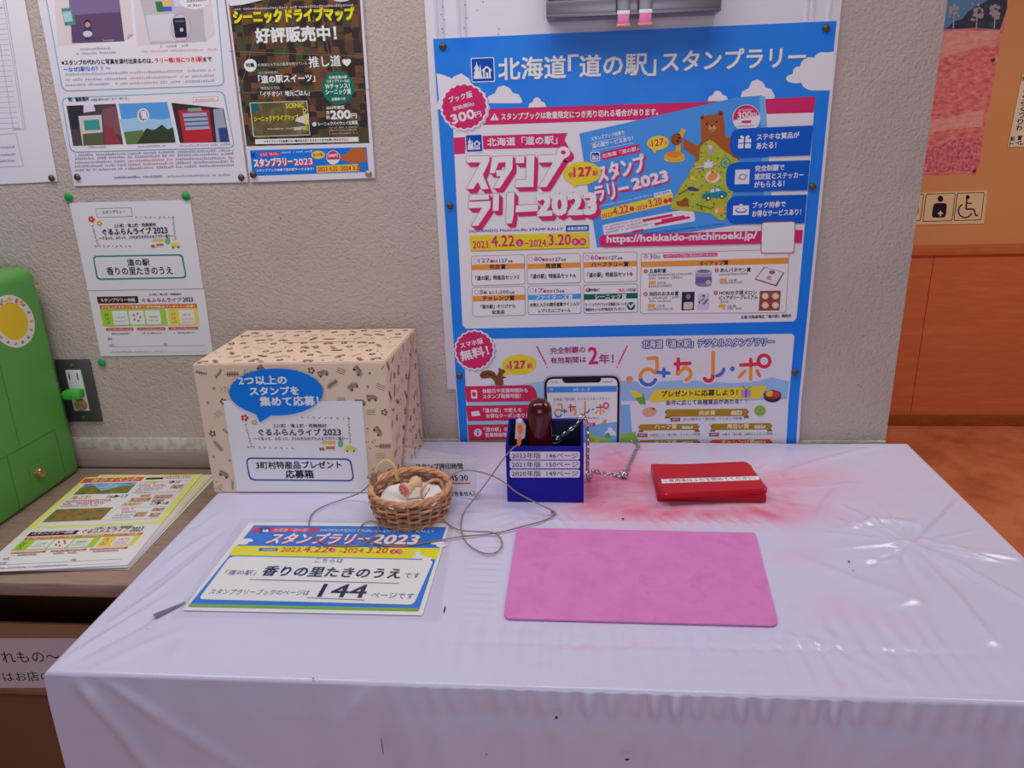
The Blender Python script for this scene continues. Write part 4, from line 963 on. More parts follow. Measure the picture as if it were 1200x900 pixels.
    p.poly(z([(292, 450), (330, 470), (352, 500), (330, 490), (296, 480)]), (226, 180, 60), 10)
    p.line(z([(210, 585), (290, 545), (355, 555)]), 1.4, (120, 50, 60), 10); p.poly(z([(270, 535), (300, 530), (360, 552), (330, 565), (285, 560)]), (80, 60, 120), 10.3)
    tl = (30, 128, 150)
    p.poly(z([(370, 600), (385, 580), (425, 575), (440, 545), (490, 535), (515, 560), (552, 570), (556, 595), (540, 605), (380, 615)]), tl, 10.5); p.poly(z([(440, 550), (462, 546), (462, 570), (430, 573)]), (200, 206, 226), 10.8); p.poly(z([(470, 544), (490, 541), (508, 562), (470, 568)]), (200, 206, 226), 10.8)
    for a, b in ((418, 612), (515, 600)): p.ell(760+a/6, 130+b/6, 2.9, 2.9, BLK, 10.9); p.ell(760+a/6, 130+b/6, 1.6, 1.6, (214, 210, 226), 11.1)
    p.poly(z([(190, 640), (240, 625), (255, 605), (275, 615), (285, 670), (225, 672), (200, 660)]), (140, 78, 40), 10); p.line(z([(330, 655), (450, 690)]), 1.6, (80, 120, 50), 10); p.rect(840, 243, 848, 250, (220, 150, 80), 10, -1); p.ell(839.5, 247, 2, 3.2, (226, 190, 150), 10.2)
    p.build('stamp_book_picture', t)
    p = P_(); p.ell(771, 167.5, 13, 8.4, YEL, 8, -6); p.poly([(764, 174), (770, 175), (767, 180)], YEL, 8); p.text('127', (764, 172), (778, 169.8), 8, CRIM, 9, .35); p.text('全', (759.4, 172), (763, 171.5), 4, CRIM, 9); p.text('駅', (779, 169.6), (782.6, 169), 4, CRIM, 9)
    p.build('station_count_bubble', t)
    p = P_(); p.ell(874.5, 138.5, 16.4, 16, WHITE, 7); p.ell(874.5, 138.5, 15.6, 15.3, CRIM, 7.3, a0=170, a1=345, n=20); p.text('300', (864.5, 139.5), (880.5, 137.4), 7.6, WHITE, 8.5, .3); p.text('円', (881, 137.2), (886.4, 136.8), 4.8, WHITE, 8.5, .1); p.text('定価(税込)', (865, 131), (882, 129.6), 2.8, WHITE, 8.5); p.rect(869, 141.5, 880, 144.5, CRIM, 8.2, -.6, r=1); p.fine((864, 149), (884, 147.5), 1.8, (150, 100, 140), 8)
    p.build('price_badge', t)
    # rally title block
    p = P_()
    p.poly([(531, 161.5), (545, 160.5), (545, 180), (532.5, 180.8)], CRIM, 5); p.poly([(545, 160), (665, 155.8), (661.5, 164.4), (666.5, 172.6), (545, 175.4)], CRIM, 5.3)
    station_mark(p, 546, 158.5, 18.5, 5.6, (214, 207, 226)); p.text('北海道「道の駅」', (571.5, 171.4), (653, 168.6), 9.6, WHITE, 7, .25)
    wt = (222, 214, 230)
    Q = lambda a, b: (500+a/4.09, 90+b/4.09)
    blk = [[(192, 382), (300, 380), (300, 402), (268, 470), (296, 536), (264, 538), (246, 500), (222, 536), (192, 536), (262, 408), (192, 410)],
           [(316, 384), (412, 380), (410, 440), (350, 532), (322, 532), (378, 440), (380, 408), (344, 410), (326, 460), (304, 460)], [(334, 449), (382, 447), (366, 474), (337, 475)],
           [(428, 382), (466, 380), (466, 412), (428, 412)], [(480, 378), (516, 376), (510, 526), (426, 528), (428, 496), (478, 494)],
           [(536, 378), (626, 374), (660, 388), (574, 526), (540, 528), (608, 408), (536, 410)],
           [(206, 566), (298, 562), (298, 586), (206, 590)], [(202, 600), (306, 596), (304, 626), (246, 712), (216, 712), (268, 626), (202, 628)],
           [(320, 560), (346, 559), (344, 640), (318, 642)], [(386, 556), (420, 554), (416, 660), (408, 700), (382, 702)], [(430, 618), (532, 612), (532, 642), (428, 648)]]
    ring = [(655+31*math.cos(k*math.pi/10), 362+27*math.sin(k*math.pi/10)) for k in range(20)]
    def fat(pts, e):
        n = len(pts); ar = sum(pts[i][0]*pts[(i+1) % n][1]-pts[(i+1) % n][0]*pts[i][1] for i in range(n)); sg = 1 if ar > 0 else -1; out = []
        for i in range(n):
            a = Vector(pts[i-1]); b = Vector(pts[i]); c_ = Vector(pts[(i+1) % n]); d1 = (b-a).normalized(); d2 = (c_-b).normalized()
            n1 = Vector((d1.y, -d1.x))*sg; n2 = Vector((d2.y, -d2.x))*sg; m_ = n1+n2; m_ = m_/max(.35, m_.length_squared/2); out.append(tuple(b+m_*e))
        return out
    for g in blk + [ring]:
        for k in range(0, 10): p.poly([Q(x+k*2.1, y+k*2.3) for x, y in fat(g, 1.2)], CRIM, 8)
    for g in blk + [ring]: p.poly([Q(*v) for v in fat(g, 3.2)], (190, 70, 120), 8.6)
    for g in blk + [ring]: p.poly([Q(*v) for v in fat(g, 1.0)], wt, 9)
    p.poly([Q(655+12*math.cos(k*math.pi/8), 362+10*math.sin(k*math.pi/8)) for k in range(16)], CRIM, 9.6)
    p.text('2023', (630.4, 252), (698, 250), 23.5, wt, 10.4, 1.5, out=(190, 70, 120), ow=2.0, drop=(4.4, 5), dcol=CRIM)
    p.text('HOKKAIDO Michi-no-Eki STAMP RALLY', (550, 272.4), (660, 269.4), 2.9, (70, 56, 110), 5, .22); p.rect(663, 264.2, 690, 271.4, (24, 90, 160), 5, -.8); p.text('各賞応募期間', (665, 270), (688, 269.2), 4, WHITE, 6, .1)
    p.build('rally_title', t)
    p = P_(); p.poly([(550, 276.2), (690.5, 272.6), (690.8, 290.8), (552, 294.8)], (150, 130, 60), 5); p.poly([(550, 275.8), (690.3, 272.2), (690.4, 290), (551.6, 294)], YEL, 5.4)
    p.text('2023.', (554.3, 291), (575, 290.4), 8.4, CRIM, 6, .15); p.text('4.22', (576, 289), (603, 288.3), 12.6, CRIM, 6, .3); p.ell(609, 284.4, 4.4, 4.4, CRIM, 6); p.text('土', (606.4, 287), (611.6, 286.8), 5, WHITE, 7)
    p.text('−2024.', (615, 289.4), (642, 288.6), 8.2, CRIM, 6, .15); p.text('3.20', (643, 287.4), (669, 286.7), 12.4, CRIM, 6, .3)
    for x, c in ((674.4, '水'), (682.6, '祝')): p.ell(x, 283.2, 4.4, 4.4, CRIM, 6); p.text(c, (x-2.7, 285.8), (x+2.7, 285.6), 5, WHITE, 7)
    p.build('date_banner', t)
    p = P_(); p.ell(682, 203, 22.6, 13.6, YEL, 9.5, -3); p.poly([(668, 212), (680, 215), (673, 219.5)], YEL, 9.5); p.text('127', (672.5, 207), (693, 206), 10.5, CRIM, 11, .5); p.text('全', (665.5, 207.4), (672, 207.2), 6, CRIM, 11, .1); p.text('駅', (694.5, 206), (701, 205.6), 6, CRIM, 11, .1)
    p.build('station_count_bubble', t)
    # blue advantage pills
    for k, (q, ls) in enumerate((([(855.5, 151), (952.5, 147), (949, 182), (855, 185)], (('ステキな賞品が', 886.5, 164.2, 936, 161.5), ('あたる！', 886, 174.6, 909, 173.4))),
                                 ([(851, 190.5), (949, 187.6), (946, 223), (850, 225)], (('完全制覇で', 884.5, 201, 918.5, 199.4), ('認定証とステッカー', 884, 210.6, 941, 208.2), ('がもらえる！', 883.5, 219.8, 918.5, 218))),
                                 ([(851, 230), (945.4, 228), (942.4, 261.6), (851, 263)], (('ブック持参で', 881.5, 244, 920, 242.4), ('お得なサービスあり！', 881, 254, 938, 251.6))))):
        p = P_(); p.quad(q, (18, 84, 186), 12, 14, '1001')
        for s, x0, y0, x1, y1 in ls: p.text(s, (x0, y0), (x1, y1), 7.2, WHITE, 13, .22)
        if k == 0:
            p.rect(865, 163, 880, 174, WHITE, 13, -.5); p.rect(871.6, 160, 873.4, 174, (18, 84, 186), 13.3); p.rect(865, 167.4, 880, 168.6, (18, 84, 186), 13.3, -.5); p.ell(869.5, 160.8, 2.8, 1.7, WHITE, 13, 30); p.ell(875.5, 160.6, 2.8, 1.7, WHITE, 13, -30)
        elif k == 1:
            p.rect(861.5, 198.8, 878.5, 216, (206, 206, 226), 13, -.5); p.ell(870, 207.2, 4.4, 3.6, (110, 130, 170), 13.3); p.ell(870, 207.2, 3.2, 2.4, (206, 206, 226), 13.6); p.line([(864, 209.5), (876.5, 205)], .8, (110, 130, 170), 13.5)
        else:
            p.rect(859, 241, 877.6, 252, WHITE, 13, -.5); p.ell(868, 246.5, 6.6, 3, (18, 84, 186), 13.3); p.ell(868, 246, 5.4, 2, WHITE, 13.6); p.rect(866, 239, 870, 246, WHITE, 13.8)
        p.build('advantage_banner', t)
    p = P_(); q = [(702, 275.2), (940.5, 269.2), (939, 284.4), (702, 289.6)]
    p.quad(q, CRIM, 12, 7, '1001'); p.text('https://hokkaido-michinoeki.jp/', (711.2, 286.4), (886.2, 281.4), 10.4, WHITE, 13, .4)
    p.frame([(892, 260), (932, 259), (930.5, 296.5), (891, 297)], CRIM, 13, 4, .9, (224, 218, 234))
    p.build('web_address_banner', t)
    # prize table
    p = P_(); OR = (222, 140, 64); pale = (220, 210, 218); ln = (150, 110, 70)
    def cell(q, hy0, hy1, hc, title, tcol, lines, head, hs=None):
        p.frame(q, ln if hc == OR else (70, 110, 160) if hc != (20, 92, 84) else (20, 92, 84), 5, 3, .55, pale)
        (x0, y0), (x1, y1) = q[0], q[1]; sk = y1-y0
        p.quad([(x0+.3, hy0), (x1-.3, hy0+sk), (x1-.2, hy1+sk), (x0+.5, hy1)], hc, 6)
        n = len(title); cx = (x0+x1)/2; wd = min(7.2*n*.86, (x1-x0)*.8)
        p.text(title, (cx-wd/2, (hy0+hy1)/2+3+sk*.4), (cx+wd/2, (hy0+hy1)/2+3+sk*.6), 5.8, tcol, 7, .22)
        for s, a0, b0, a1, b1, h in lines: p.text(s, (a0, b0), (a1, b1), h, BLK, 7, .12)
        hx = x0+3
        p.ell(hx+2, y0+5.4, 2.8, 2.8, (200, 110, 160), 6); p.ell(hx+2, y0+5.4, 2.2, 2.2, pale, 6.3)
        for s, dx, wdx, h, c in head: p.text(s, (hx+dx, y0+7.6), (hx+dx+wdx, y0+7.4), h, c, 7, .1)
    mg = (176, 70, 140); gr = (110, 84, 96); orr = (214, 100, 70)
    def head(n, m_): 
        return [(n, 6, 4.4*len(n), 4.8, mg), ('駅', 6.6+4.4*len(n), 3.4, 3, BLK), ('賞品', 14+2.6*len(n), 7, 3.4, orr), (m_, 22.6+2.6*len(n), 3*len(m_), 4.2, gr), ('名様', 23.4+2.6*len(n)+3*len(m_), 5.4, 2.8, gr)]
    cell([(552, 300), (614.6, 298), (615.6, 333), (552.8, 335.2)], 310.2, 316.6, OR, '完走賞', BLK, [('「道の駅」特産品セットS', 557.5, 328.6, 608.5, 327, 5.4)], head('127', '127'))
    cell([(617.2, 298.3), (680, 296.6), (681, 331.4), (618, 333)], 309, 315.2, OR, '周遊賞', BLK, [('「道の駅」特産品セットA', 622.5, 326.6, 674.5, 325.2, 5.4)], head('80', '127'))
    cell([(683, 296.4), (746.6, 294.8), (747, 329.8), (684, 331.2)], 307.2, 313.4, OR, 'ハーフラリー賞', BLK, [('「道の駅」特産品セットB', 688.5, 325, 741, 323.4, 5.4)], head('60', '127'))
    cell([(553.4, 336.8), (615.4, 335), (616, 369.4), (554, 371.4)], 346.8, 353.2, OR, 'チャレンジ賞', BLK, [('「道の駅」オリジナル', 563.6, 361.8, 604, 360.6, 4.8), ('記念品', 577, 368, 591.4, 367.4, 4.6)], head('5', '1,200'))
    cell([(618.4, 335.2), (680.8, 333.6), (681.2, 367.4), (618.8, 369)], 345.6, 351.6, (66, 146, 222), 'ファイターズ賞', WHITE, [('お気に入りの選手直筆サイン入り', 621.4, 359.6, 678.4, 358.2, 4.6), ('レプリカユニフォーム', 631, 366.2, 668.4, 365.2, 4.4)], head('17', '15'))
    cell([(683.8, 334), (747.2, 332.2), (747.4, 366), (684, 367.6)], 344.8, 351.2, (20, 92, 84), 'シーニック賞', WHITE, [('シーニックバイウェイ北海道17ルートの', 686, 358.8, 734, 357.8, 4), ('特産品セット(1万円相当)をプレゼント！', 686, 365, 733, 364, 4)], [('応募券を集めて', 0, 16, 3.6, BLK), ('賞品', 38, 7, 3.4, orr), ('17名様', 47, 11, 3.8, gr)])
    p.ell(739.4, 358.5, 4.8, 4.8, (20, 92, 84), 7); p.poly([(736, 357), (739, 361.5), (743.4, 356), (741, 355.6), (739, 358.6), (737.6, 356)], pale, 7.4)
    p.frame([(751, 297), (925, 291.6), (921, 366.6), (750, 367.4)], ln, 5, 3, .55, pale); p.quad([(751.3, 306.6), (924.6, 301.6), (924, 309), (751.3, 313)], OR, 6)
    p.text('タイアップ賞', (819.5, 311.4), (853, 310.2), 5.4, BLK, 7, .22)
    p.ell(756.6, 300.6, 2.8, 2.8, (190, 150, 180), 6); p.text('30', (761, 303.2), (769.6, 302.8), 5, mg, 7, .1); p.text('駅', (770, 303), (773.6, 302.8), 3, BLK, 7); p.quad([(777, 298), (840.6, 295.6), (840.6, 300.6), (777, 302.4)], (206, 84, 120), 6, 1); p.text('※タイアップ賞の賞品は選べません', (779, 301.6), (838, 299.8), 3.2, WHITE, 7)
    for x, y, c, nm, nx, h in ((756.6, 317.8, 'A', '五島軒賞', 780.4, 5), (839.8, 316.6, 'C', 'あんバタサン賞', 879.4, 5), (756.4, 344.4, 'B', '池田のおまめ賞', 795, 5), (838.6, 343.2, 'D', 'HORIの夕張メロン', 886.6, 5)):
        p.ell(x, y, 2.5, 2.5, (196, 60, 70), 6); p.text(c, (x-1, y+1.3), (x+1, y+1.3), 2.6, WHITE, 7); p.text(nm, (x+4.2, y+2.4), (nx, y+1.8), h, BLK, 7, .16)
    p.text('ピュアゼリープレミアム', (842.6, 351), (887.4, 350), 4.6, BLK, 7, .12)
    for a, b in (((760, 323.4), (811.6, 321.8)), ((760, 327), (800, 326))): p.fine(a, b, 2.4, gr, 7)
    for a, b in (((843, 322.6), (877, 321.4)), ((760, 350.4), (796, 349)), ((761, 354), (786, 353.4)), ((842, 354.6), (854, 354.2)), ((759, 363.6), (789, 362.6)), ((842, 362.8), (869, 362)), ((760, 336.6), (787, 335.4)), ((842, 332.6), (870, 331.6))): p.fine(a, b, 2.4, gr, 7)
    for x, y, s in ((760, 331.4, '40'), (843.4, 328.4, '5'), (759, 358.4, '10'), (842, 358.6, '9')): p.rect(x, y-2.2, x+8.4, y+2.2, (226, 160, 70), 6, -.2, r=1.4); p.text(s+'名様', (x+10, y+1.8), (x+20, y+1.6), 3.4, gr, 7)
    p.rect(815, 319, 834, 333, (150, 140, 176), 6, -.6); p.ell(824.5, 333, 9.4, 3, (132, 120, 160), 6.1); p.ell(824.5, 318, 9.6, 3.2, (190, 186, 204), 6.4); p.ell(824.5, 318, 7.4, 2.2, (120, 112, 140), 6.7); p.quad([(815, 325), (834, 324.4), (834, 331), (815, 331.6)], (110, 84, 140), 6.5); p.ell(830, 330.6, 3, 2.6, (206, 170, 120), 7)
    p.poly([(895.4, 312.4), (919, 319.2), (910, 335.6), (884.2, 327.6)], (140, 60, 76), 6); p.poly([(896.2, 313.2), (917.4, 319.4), (908.6, 333.6), (885.8, 326.6)], (216, 206, 220), 6.4); p.ell(904.4, 319, 3.4, 2.4, (110, 100, 140), 7); p.line([(898, 326), (904, 328)], 1.4, (206, 130, 80), 7); p.ell(901, 324.6, 2.6, 1.4, (206, 120, 70), 7)
    p.rect(799, 342, 814, 363.6, (44, 40, 60), 6, -.4); p.ell(806.4, 347.4, 2.8, 3.2, (110, 120, 160), 6.6); p.rect(801, 354, 812, 362.4, (206, 176, 170), 6.5, -.3, r=2)
    p.rect(817.6, 344, 831.6, 363.4, (190, 184, 204), 6, -.4)
    for k in range(9): p.ell(random.uniform(819, 830), random.uniform(346, 361), random.uniform(.8, 2), random.uniform(.8, 1.6), random.choice(((70, 60, 80), (120, 110, 130))), 6.6, n=8)
    p.rect(890.4, 340.8, 915, 364, (140, 70, 62), 6, -.4)
    for x in (896.6, 908.6):
        for y in (346.8, 357.6): p.ell(x, y, 4, 3.8, (228, 180, 150), 6.6); p.ell(x, y, 2.2, 2, (238, 206, 180), 6.9)
    p.text('主催 北海道地区「道の駅」連絡会', (868, 373.6), (927, 371.6), 3.8, BLK, 5, .08)
    p.build('prize_table', t)
    # lower half: the telephone version
    p = P_(); lil = (206, 202, 224)
    p.poly([(543.5, 397.6), (928, 391), (931, 394), (924, 470), (919, 560), (550, 560)], lil, 3)
    p.poly([(548, 460), (580, 449), (600, 452), (640, 446), (640, 560), (548, 560)], (150, 186, 226), 3.4); p.poly([(727, 446), (760, 448), (800, 445), (860, 449), (890, 446), (905, 442), (925, 447), (922, 468), (860, 470), (800, 468), (727, 470)], (140, 176, 222), 3.4)
    p.poly([(727, 474), (738, 474), (742, 520), (727, 560)], (120, 164, 220), 3.6); p.poly([(548, 516), (640, 516), (640, 560), (549, 560)], (120, 160, 80), 3.8); p.poly([(727, 508), (745, 506), (760, 560), (727, 560)], (130, 170, 80), 3.8)
    p.build('lower_panel', t)
    p = P_(); p.burst(557.4, 411.4, 24, (170, 160, 190), 5, 20); p.burst(556, 410, 23.4, WHITE, 5.4, 20); p.burst(556, 410, 21.6, CRIM, 6, 20)
    p.text('スマホ版', (540.4, 408.4), (566.6, 402), 6.8, WHITE, 7, .2); p.text('無料！', (541.6, 423), (573.6, 415.6), 12, WHITE, 7, .4)
    p.build('free_badge', t)
    p = P_(); p.ell(608.5, 427.3, 20.6, 12, YEL, 5, -3); p.poly([(592, 433), (600, 438), (589, 441)], YEL, 5); p.text('127', (598, 432), (616, 431.4), 9, CRIM, 6, .4); p.text('全', (592.6, 432), (597.6, 431.8), 5, CRIM, 6, .1); p.text('駅', (618, 431.4), (624, 431), 5, CRIM, 6, .1)
    p.build('station_count_bubble', t)
    p = P_(); sq = (122, 70, 46)
    f = lambda pts: [(520+a/5.4545, 380+b/5.4545) for a, b in pts]
    p.poly(f([(228, 322), (250, 298), (290, 292), (325, 305), (338, 330), (352, 300), (350, 282), (358, 276), (366, 286), (388, 290), (396, 302), (380, 316), (376, 330), (404, 338), (378, 346), (384, 380), (376, 390), (332, 388), (322, 360), (300, 340), (270, 345), (240, 346)]), sq, 6)
    p.line(f([(236, 326), (280, 312), (322, 330)]), 1.2, (70, 40, 34), 6.3); p.ell(520+376/5.45, 380+298/5.45, .7, .7, BLK, 6.4)
    p.build('squirrel_picture', t)
    for q, (a, b) in (([(544, 452.6), (626, 451), (631.6, 470), (547, 471)], (('休館日や営業時間外も', 565.6, 460.6, 618.6, 459.6), ('スタンプ取得可能！', 566, 467, 610.4, 466.2))),
                      ([(546, 475.4), (626, 474), (631, 492), (548.6, 493.4)], (('「道の駅」で使える', 566.6, 483.4, 611, 482.6), ('お得なクーポンあり！', 570, 489.6, 617.4, 489))),
                      ([(548, 497.6), (626, 496.6), (631, 514.6), (549.6, 516)], (('「道の駅」の', 567.4, 505.6, 595, 505.2), ('営業情報等も見られる！', 569, 512, 622, 511.4)))):
        p = P_(); p.quad(q, (196, 42, 80), 5, 8, '0110')
        for s, x0, y0, x1, y1 in (a, b): p.text(s, (x0, y0), (x1, y1), 5, WHITE, 6, .15)
        x, y = q[0][0]+11, (q[0][1]+q[3][1])/2
        if q[0][1] < 460: p.rect(x-3, y-5, x+4, y+5, WHITE, 6, r=1); p.rect(x-1.6, y-2.6, x+2.4, y+2.6, (196, 42, 80), 6.4)
        elif q[0][1] < 480: p.poly([(x-5, y-2), (x+4, y-3.4), (x+6.4, y+2.6), (x-4, y+3.2)], WHITE, 6)
        else: p.ell(x+1, y, 4.6, 4.6, WHITE, 6); p.rect(x+.2, y-.8, x+1.8, y+2.8, (60, 50, 70), 6.4); p.ell(x+1, y-2.2, .9, .9, (60, 50, 70), 6.4)
        p.build('benefit_banner', t)
    p = P_(); p.line([(629, 405.6), (640, 427)], 1.5, CRIM, 5); p.ell(641, 430, .9, .9, CRIM, 5); p.line([(735, 405), (724.6, 426.6)], 1.5, CRIM, 5); p.ell(723.4, 430, .9, .9, CRIM, 5)
    tx = (150, 44, 100)
    p.text('完全制覇の', (645, 414.8), (686, 413), 7.4, tx, 5, .15); p.text('有効期間は', (645.4, 426), (686.8, 424.6), 7.2, tx, 5, .15); p.text('2', (690, 426.4), (700.6, 426), 19.4, CRIM, 5, .5); p.text('年！', (702.4, 426), (719, 425.4), 11, tx, 5, .25)
    p.build('validity_line', t)
    # picture of a telephone
    p = P_(); p.quad([(635.8, 440), (728, 438.4), (726.6, 560), (639, 560)], (166, 156, 184), 6, 12)
    p.quad([(637.6, 441.6), (726.4, 440), (725, 560), (640.4, 560)], (34, 30, 44), 6.4, 11); p.quad([(640.6, 444), (723.6, 442.6), (722.2, 560), (643, 560)], (218, 214, 230), 6.8, 8)
    p.quad([(658, 443), (705, 442.2), (703.6, 448), (661, 448.8)], (34, 30, 44), 7.2, 3); p.text('10:32', (645, 449), (654, 448.8), 3, (90, 84, 110), 7.4); p.fine((706, 448.2), (720, 448), 2.4, (110, 104, 130), 7.4)
    p.quad([(641, 453), (723, 451.8), (722.8, 458.8), (641.4, 460)], (66, 132, 214), 7.2); p.text('みち・ル・ポ', (672, 458), (691, 457.8), 3.6, WHITE, 7.6, .1); p.rect(644, 454.6, 648, 457.8, (120, 170, 226), 7.5)
    p.text('北海道「道の駅」デジタルスタンプラリー', (648.6, 469.6), (715, 468.6), 3.6, (90, 84, 120), 7.4)
    logo(p, lambda a, b: (649.4+(a-140)*.0825, 470.4+(b-165)*.094), .40, 7.4, False); p.fine((662, 491), (701, 490.4), 2.2, (110, 100, 130), 7.4)
    p.poly([(643, 503), (660, 496), (680, 499), (700, 497), (722.8, 494), (722.4, 560), (643, 560)], (110, 166, 224), 7.2); p.cloud(708, 500, 722, 510, (206, 212, 232), 7.5); p.poly([(683, 520), (692, 508), (704, 512), (718, 516), (722, 560), (680, 560)], (150, 186, 80), 7.5)
    p.quad([(680, 495.4), (697.6, 495), (697.6, 499.2), (680, 499.8)], (206, 60, 80), 7.8); p.text('会員登録', (683, 498.6), (694.6, 498.4), 2.8, WHITE, 8.2); p.poly([(704, 497), (708, 492), (711, 490.6), (710, 497)], (196, 150, 80), 7.8); p.ell(690, 514, 2.6, 2.6, (206, 80, 60), 7.8); p.ell(712, 510, 3.4, 3, (90, 150, 90), 7.8); p.ell(700, 517, 3, 2, (226, 200, 90), 7.8)
    p.build('telephone_picture', t)
    # app title
    p = P_(); p.text('北海道「道の駅」デジタルスタンプラリー', (752.6, 408), (906.4, 405), 9.4, (232, 220, 200), 6, .12, out=(36, 74, 158), ow=1.25)
    g = lambda a, b: (720+a/5, 380+b/5)
    logo(p, g, 1, 5, True)
    p.build('app_title', t)
    p = P_(); p.poly([(760, 468), (768, 456), (800, 455.4), (860, 454), (899, 451.6), (894, 461), (890, 467), (800, 469), (764, 471)], (226, 190, 56), 5); p.text('プレゼントに応募しよう！', (775, 465), (864, 463), 7.2, BLK, 6, .2)
    p.rect(868.6, 457, 880, 465.6, (170, 130, 180), 6, -.4); p.rect(873.4, 456.6, 875.4, 465.6, (110, 70, 130), 6.4); p.line([(870, 452), (874.6, 456.6), (880, 452.6)], 1, (70, 120, 140), 6.4)
    p.text('条件に応じて各種賞品があたる！！', (780.4, 475), (874.6, 472.8), 6, (70, 60, 90), 5, .1)
    gold = (160, 122, 40)
    def rib(x0, x1, y0, y1, s, c, pill=True, s0=None):
        p.poly([(x0-2.4, y0+2), (x0+4, y0+1.6), (x0+4, y1+1.6), (x0-2.4, y1+2), (x0, (y0+y1)/2+2)], tuple(int(v*.75) for v in c), 5); p.poly([(x1+2.4, y0+1.4), (x1-4, y0+1.6), (x1-4, y1+1.6), (x1+2.4, y1+1.4), (x1, (y0+y1)/2+1.6)], tuple(int(v*.75) for v in c), 5)
        p.poly([(x0, y0), (x1, y0-.8), (x1, y1-.8), (x0, y1)], c, 5.4); cx = (x0+x1)/2 - (4 if x1-x0 < 80 else 0)
        p.text(s, (cx-3.2*len(s), y1-1.8), (cx+3.2*len(s), y1-2.2), 5.4, (236, 220, 170), 6.4, .15)
        if pill: p.rect(x1-19, y0+1.6, x1-6, y1-2.2, (226, 214, 190), 6, -.2, r=2); p.text('127名様', (x1-17.6, y1-3.2), (x1-7.6, y1-3.4), 2.8, (110, 80, 60), 6.8)
    rib(781, 875.6, 479.6, 488.2, '完走賞', gold); rib(750, 818, 497.2, 504.4, 'ハーフ賞', gold); rib(834, 903, 496.4, 503.8, '海沿い賞', gold); rib(750, 818, 515.4, 523, 'エリア賞', gold); rib(834, 903, 515, 522.6, 'チャレンジ賞', (214, 74, 54))
    for x0, y0, x1, s in ((785.6, 493, 869, '全127駅中の「道の駅」でスタンプ取得'), (747, 511.4, 820, '60駅以上の「道の駅」でスタンプ取得'), (831, 510.6, 905, '対象の「道の駅」20駅以上スタンプ取得')):
        p.rect(x0, y0-3.6, x0+11.6, y0+.6, (140, 56, 70), 5, -.1); p.text('応募条件', (x0+1.4, y0-.4), (x0+10.4, y0-.5), 2.6, WHITE, 6); p.text(s, (x0+15, y0), (x1, y0-1), 3.4, (80, 70, 100), 5)
    p.poly([g(92, 385), g(125, 388), g(160, 410), g(178, 440), g(150, 440), g(110, 425)], (228, 190, 70), 5); p.poly([g(120, 430), g(160, 425), g(170, 400), g(185, 470), g(150, 468)], (100, 150, 60), 5.3)
    p.ell(*g(205, 512), 8.6, 5.4, (206, 150, 130), 5, -8); p.ell(*g(228, 494), 1.8, 1.2, (90, 60, 60), 5.4); p.ell(*g(852, 506), 7.6, 7, (196, 200, 150), 5); p.ell(*g(852, 506), 6.6, 6, (130, 160, 80), 5.3)
    p.ell(*g(925, 412), 10.6, 5.6, (120, 60, 50), 5.3); p.ell(*g(925, 425), 10.2, 6.4, (60, 40, 60), 5); p.ell(*g(910, 405), 5, 3.6, (226, 170, 60), 5.6); p.ell(*g(945, 408), 4.4, 3.4, (196, 60, 60), 5.6)
    p.ell(*g(88, 322), 4, 3.8, (214, 130, 90), 5)
    p.build('gift_list', t)
make_poster()

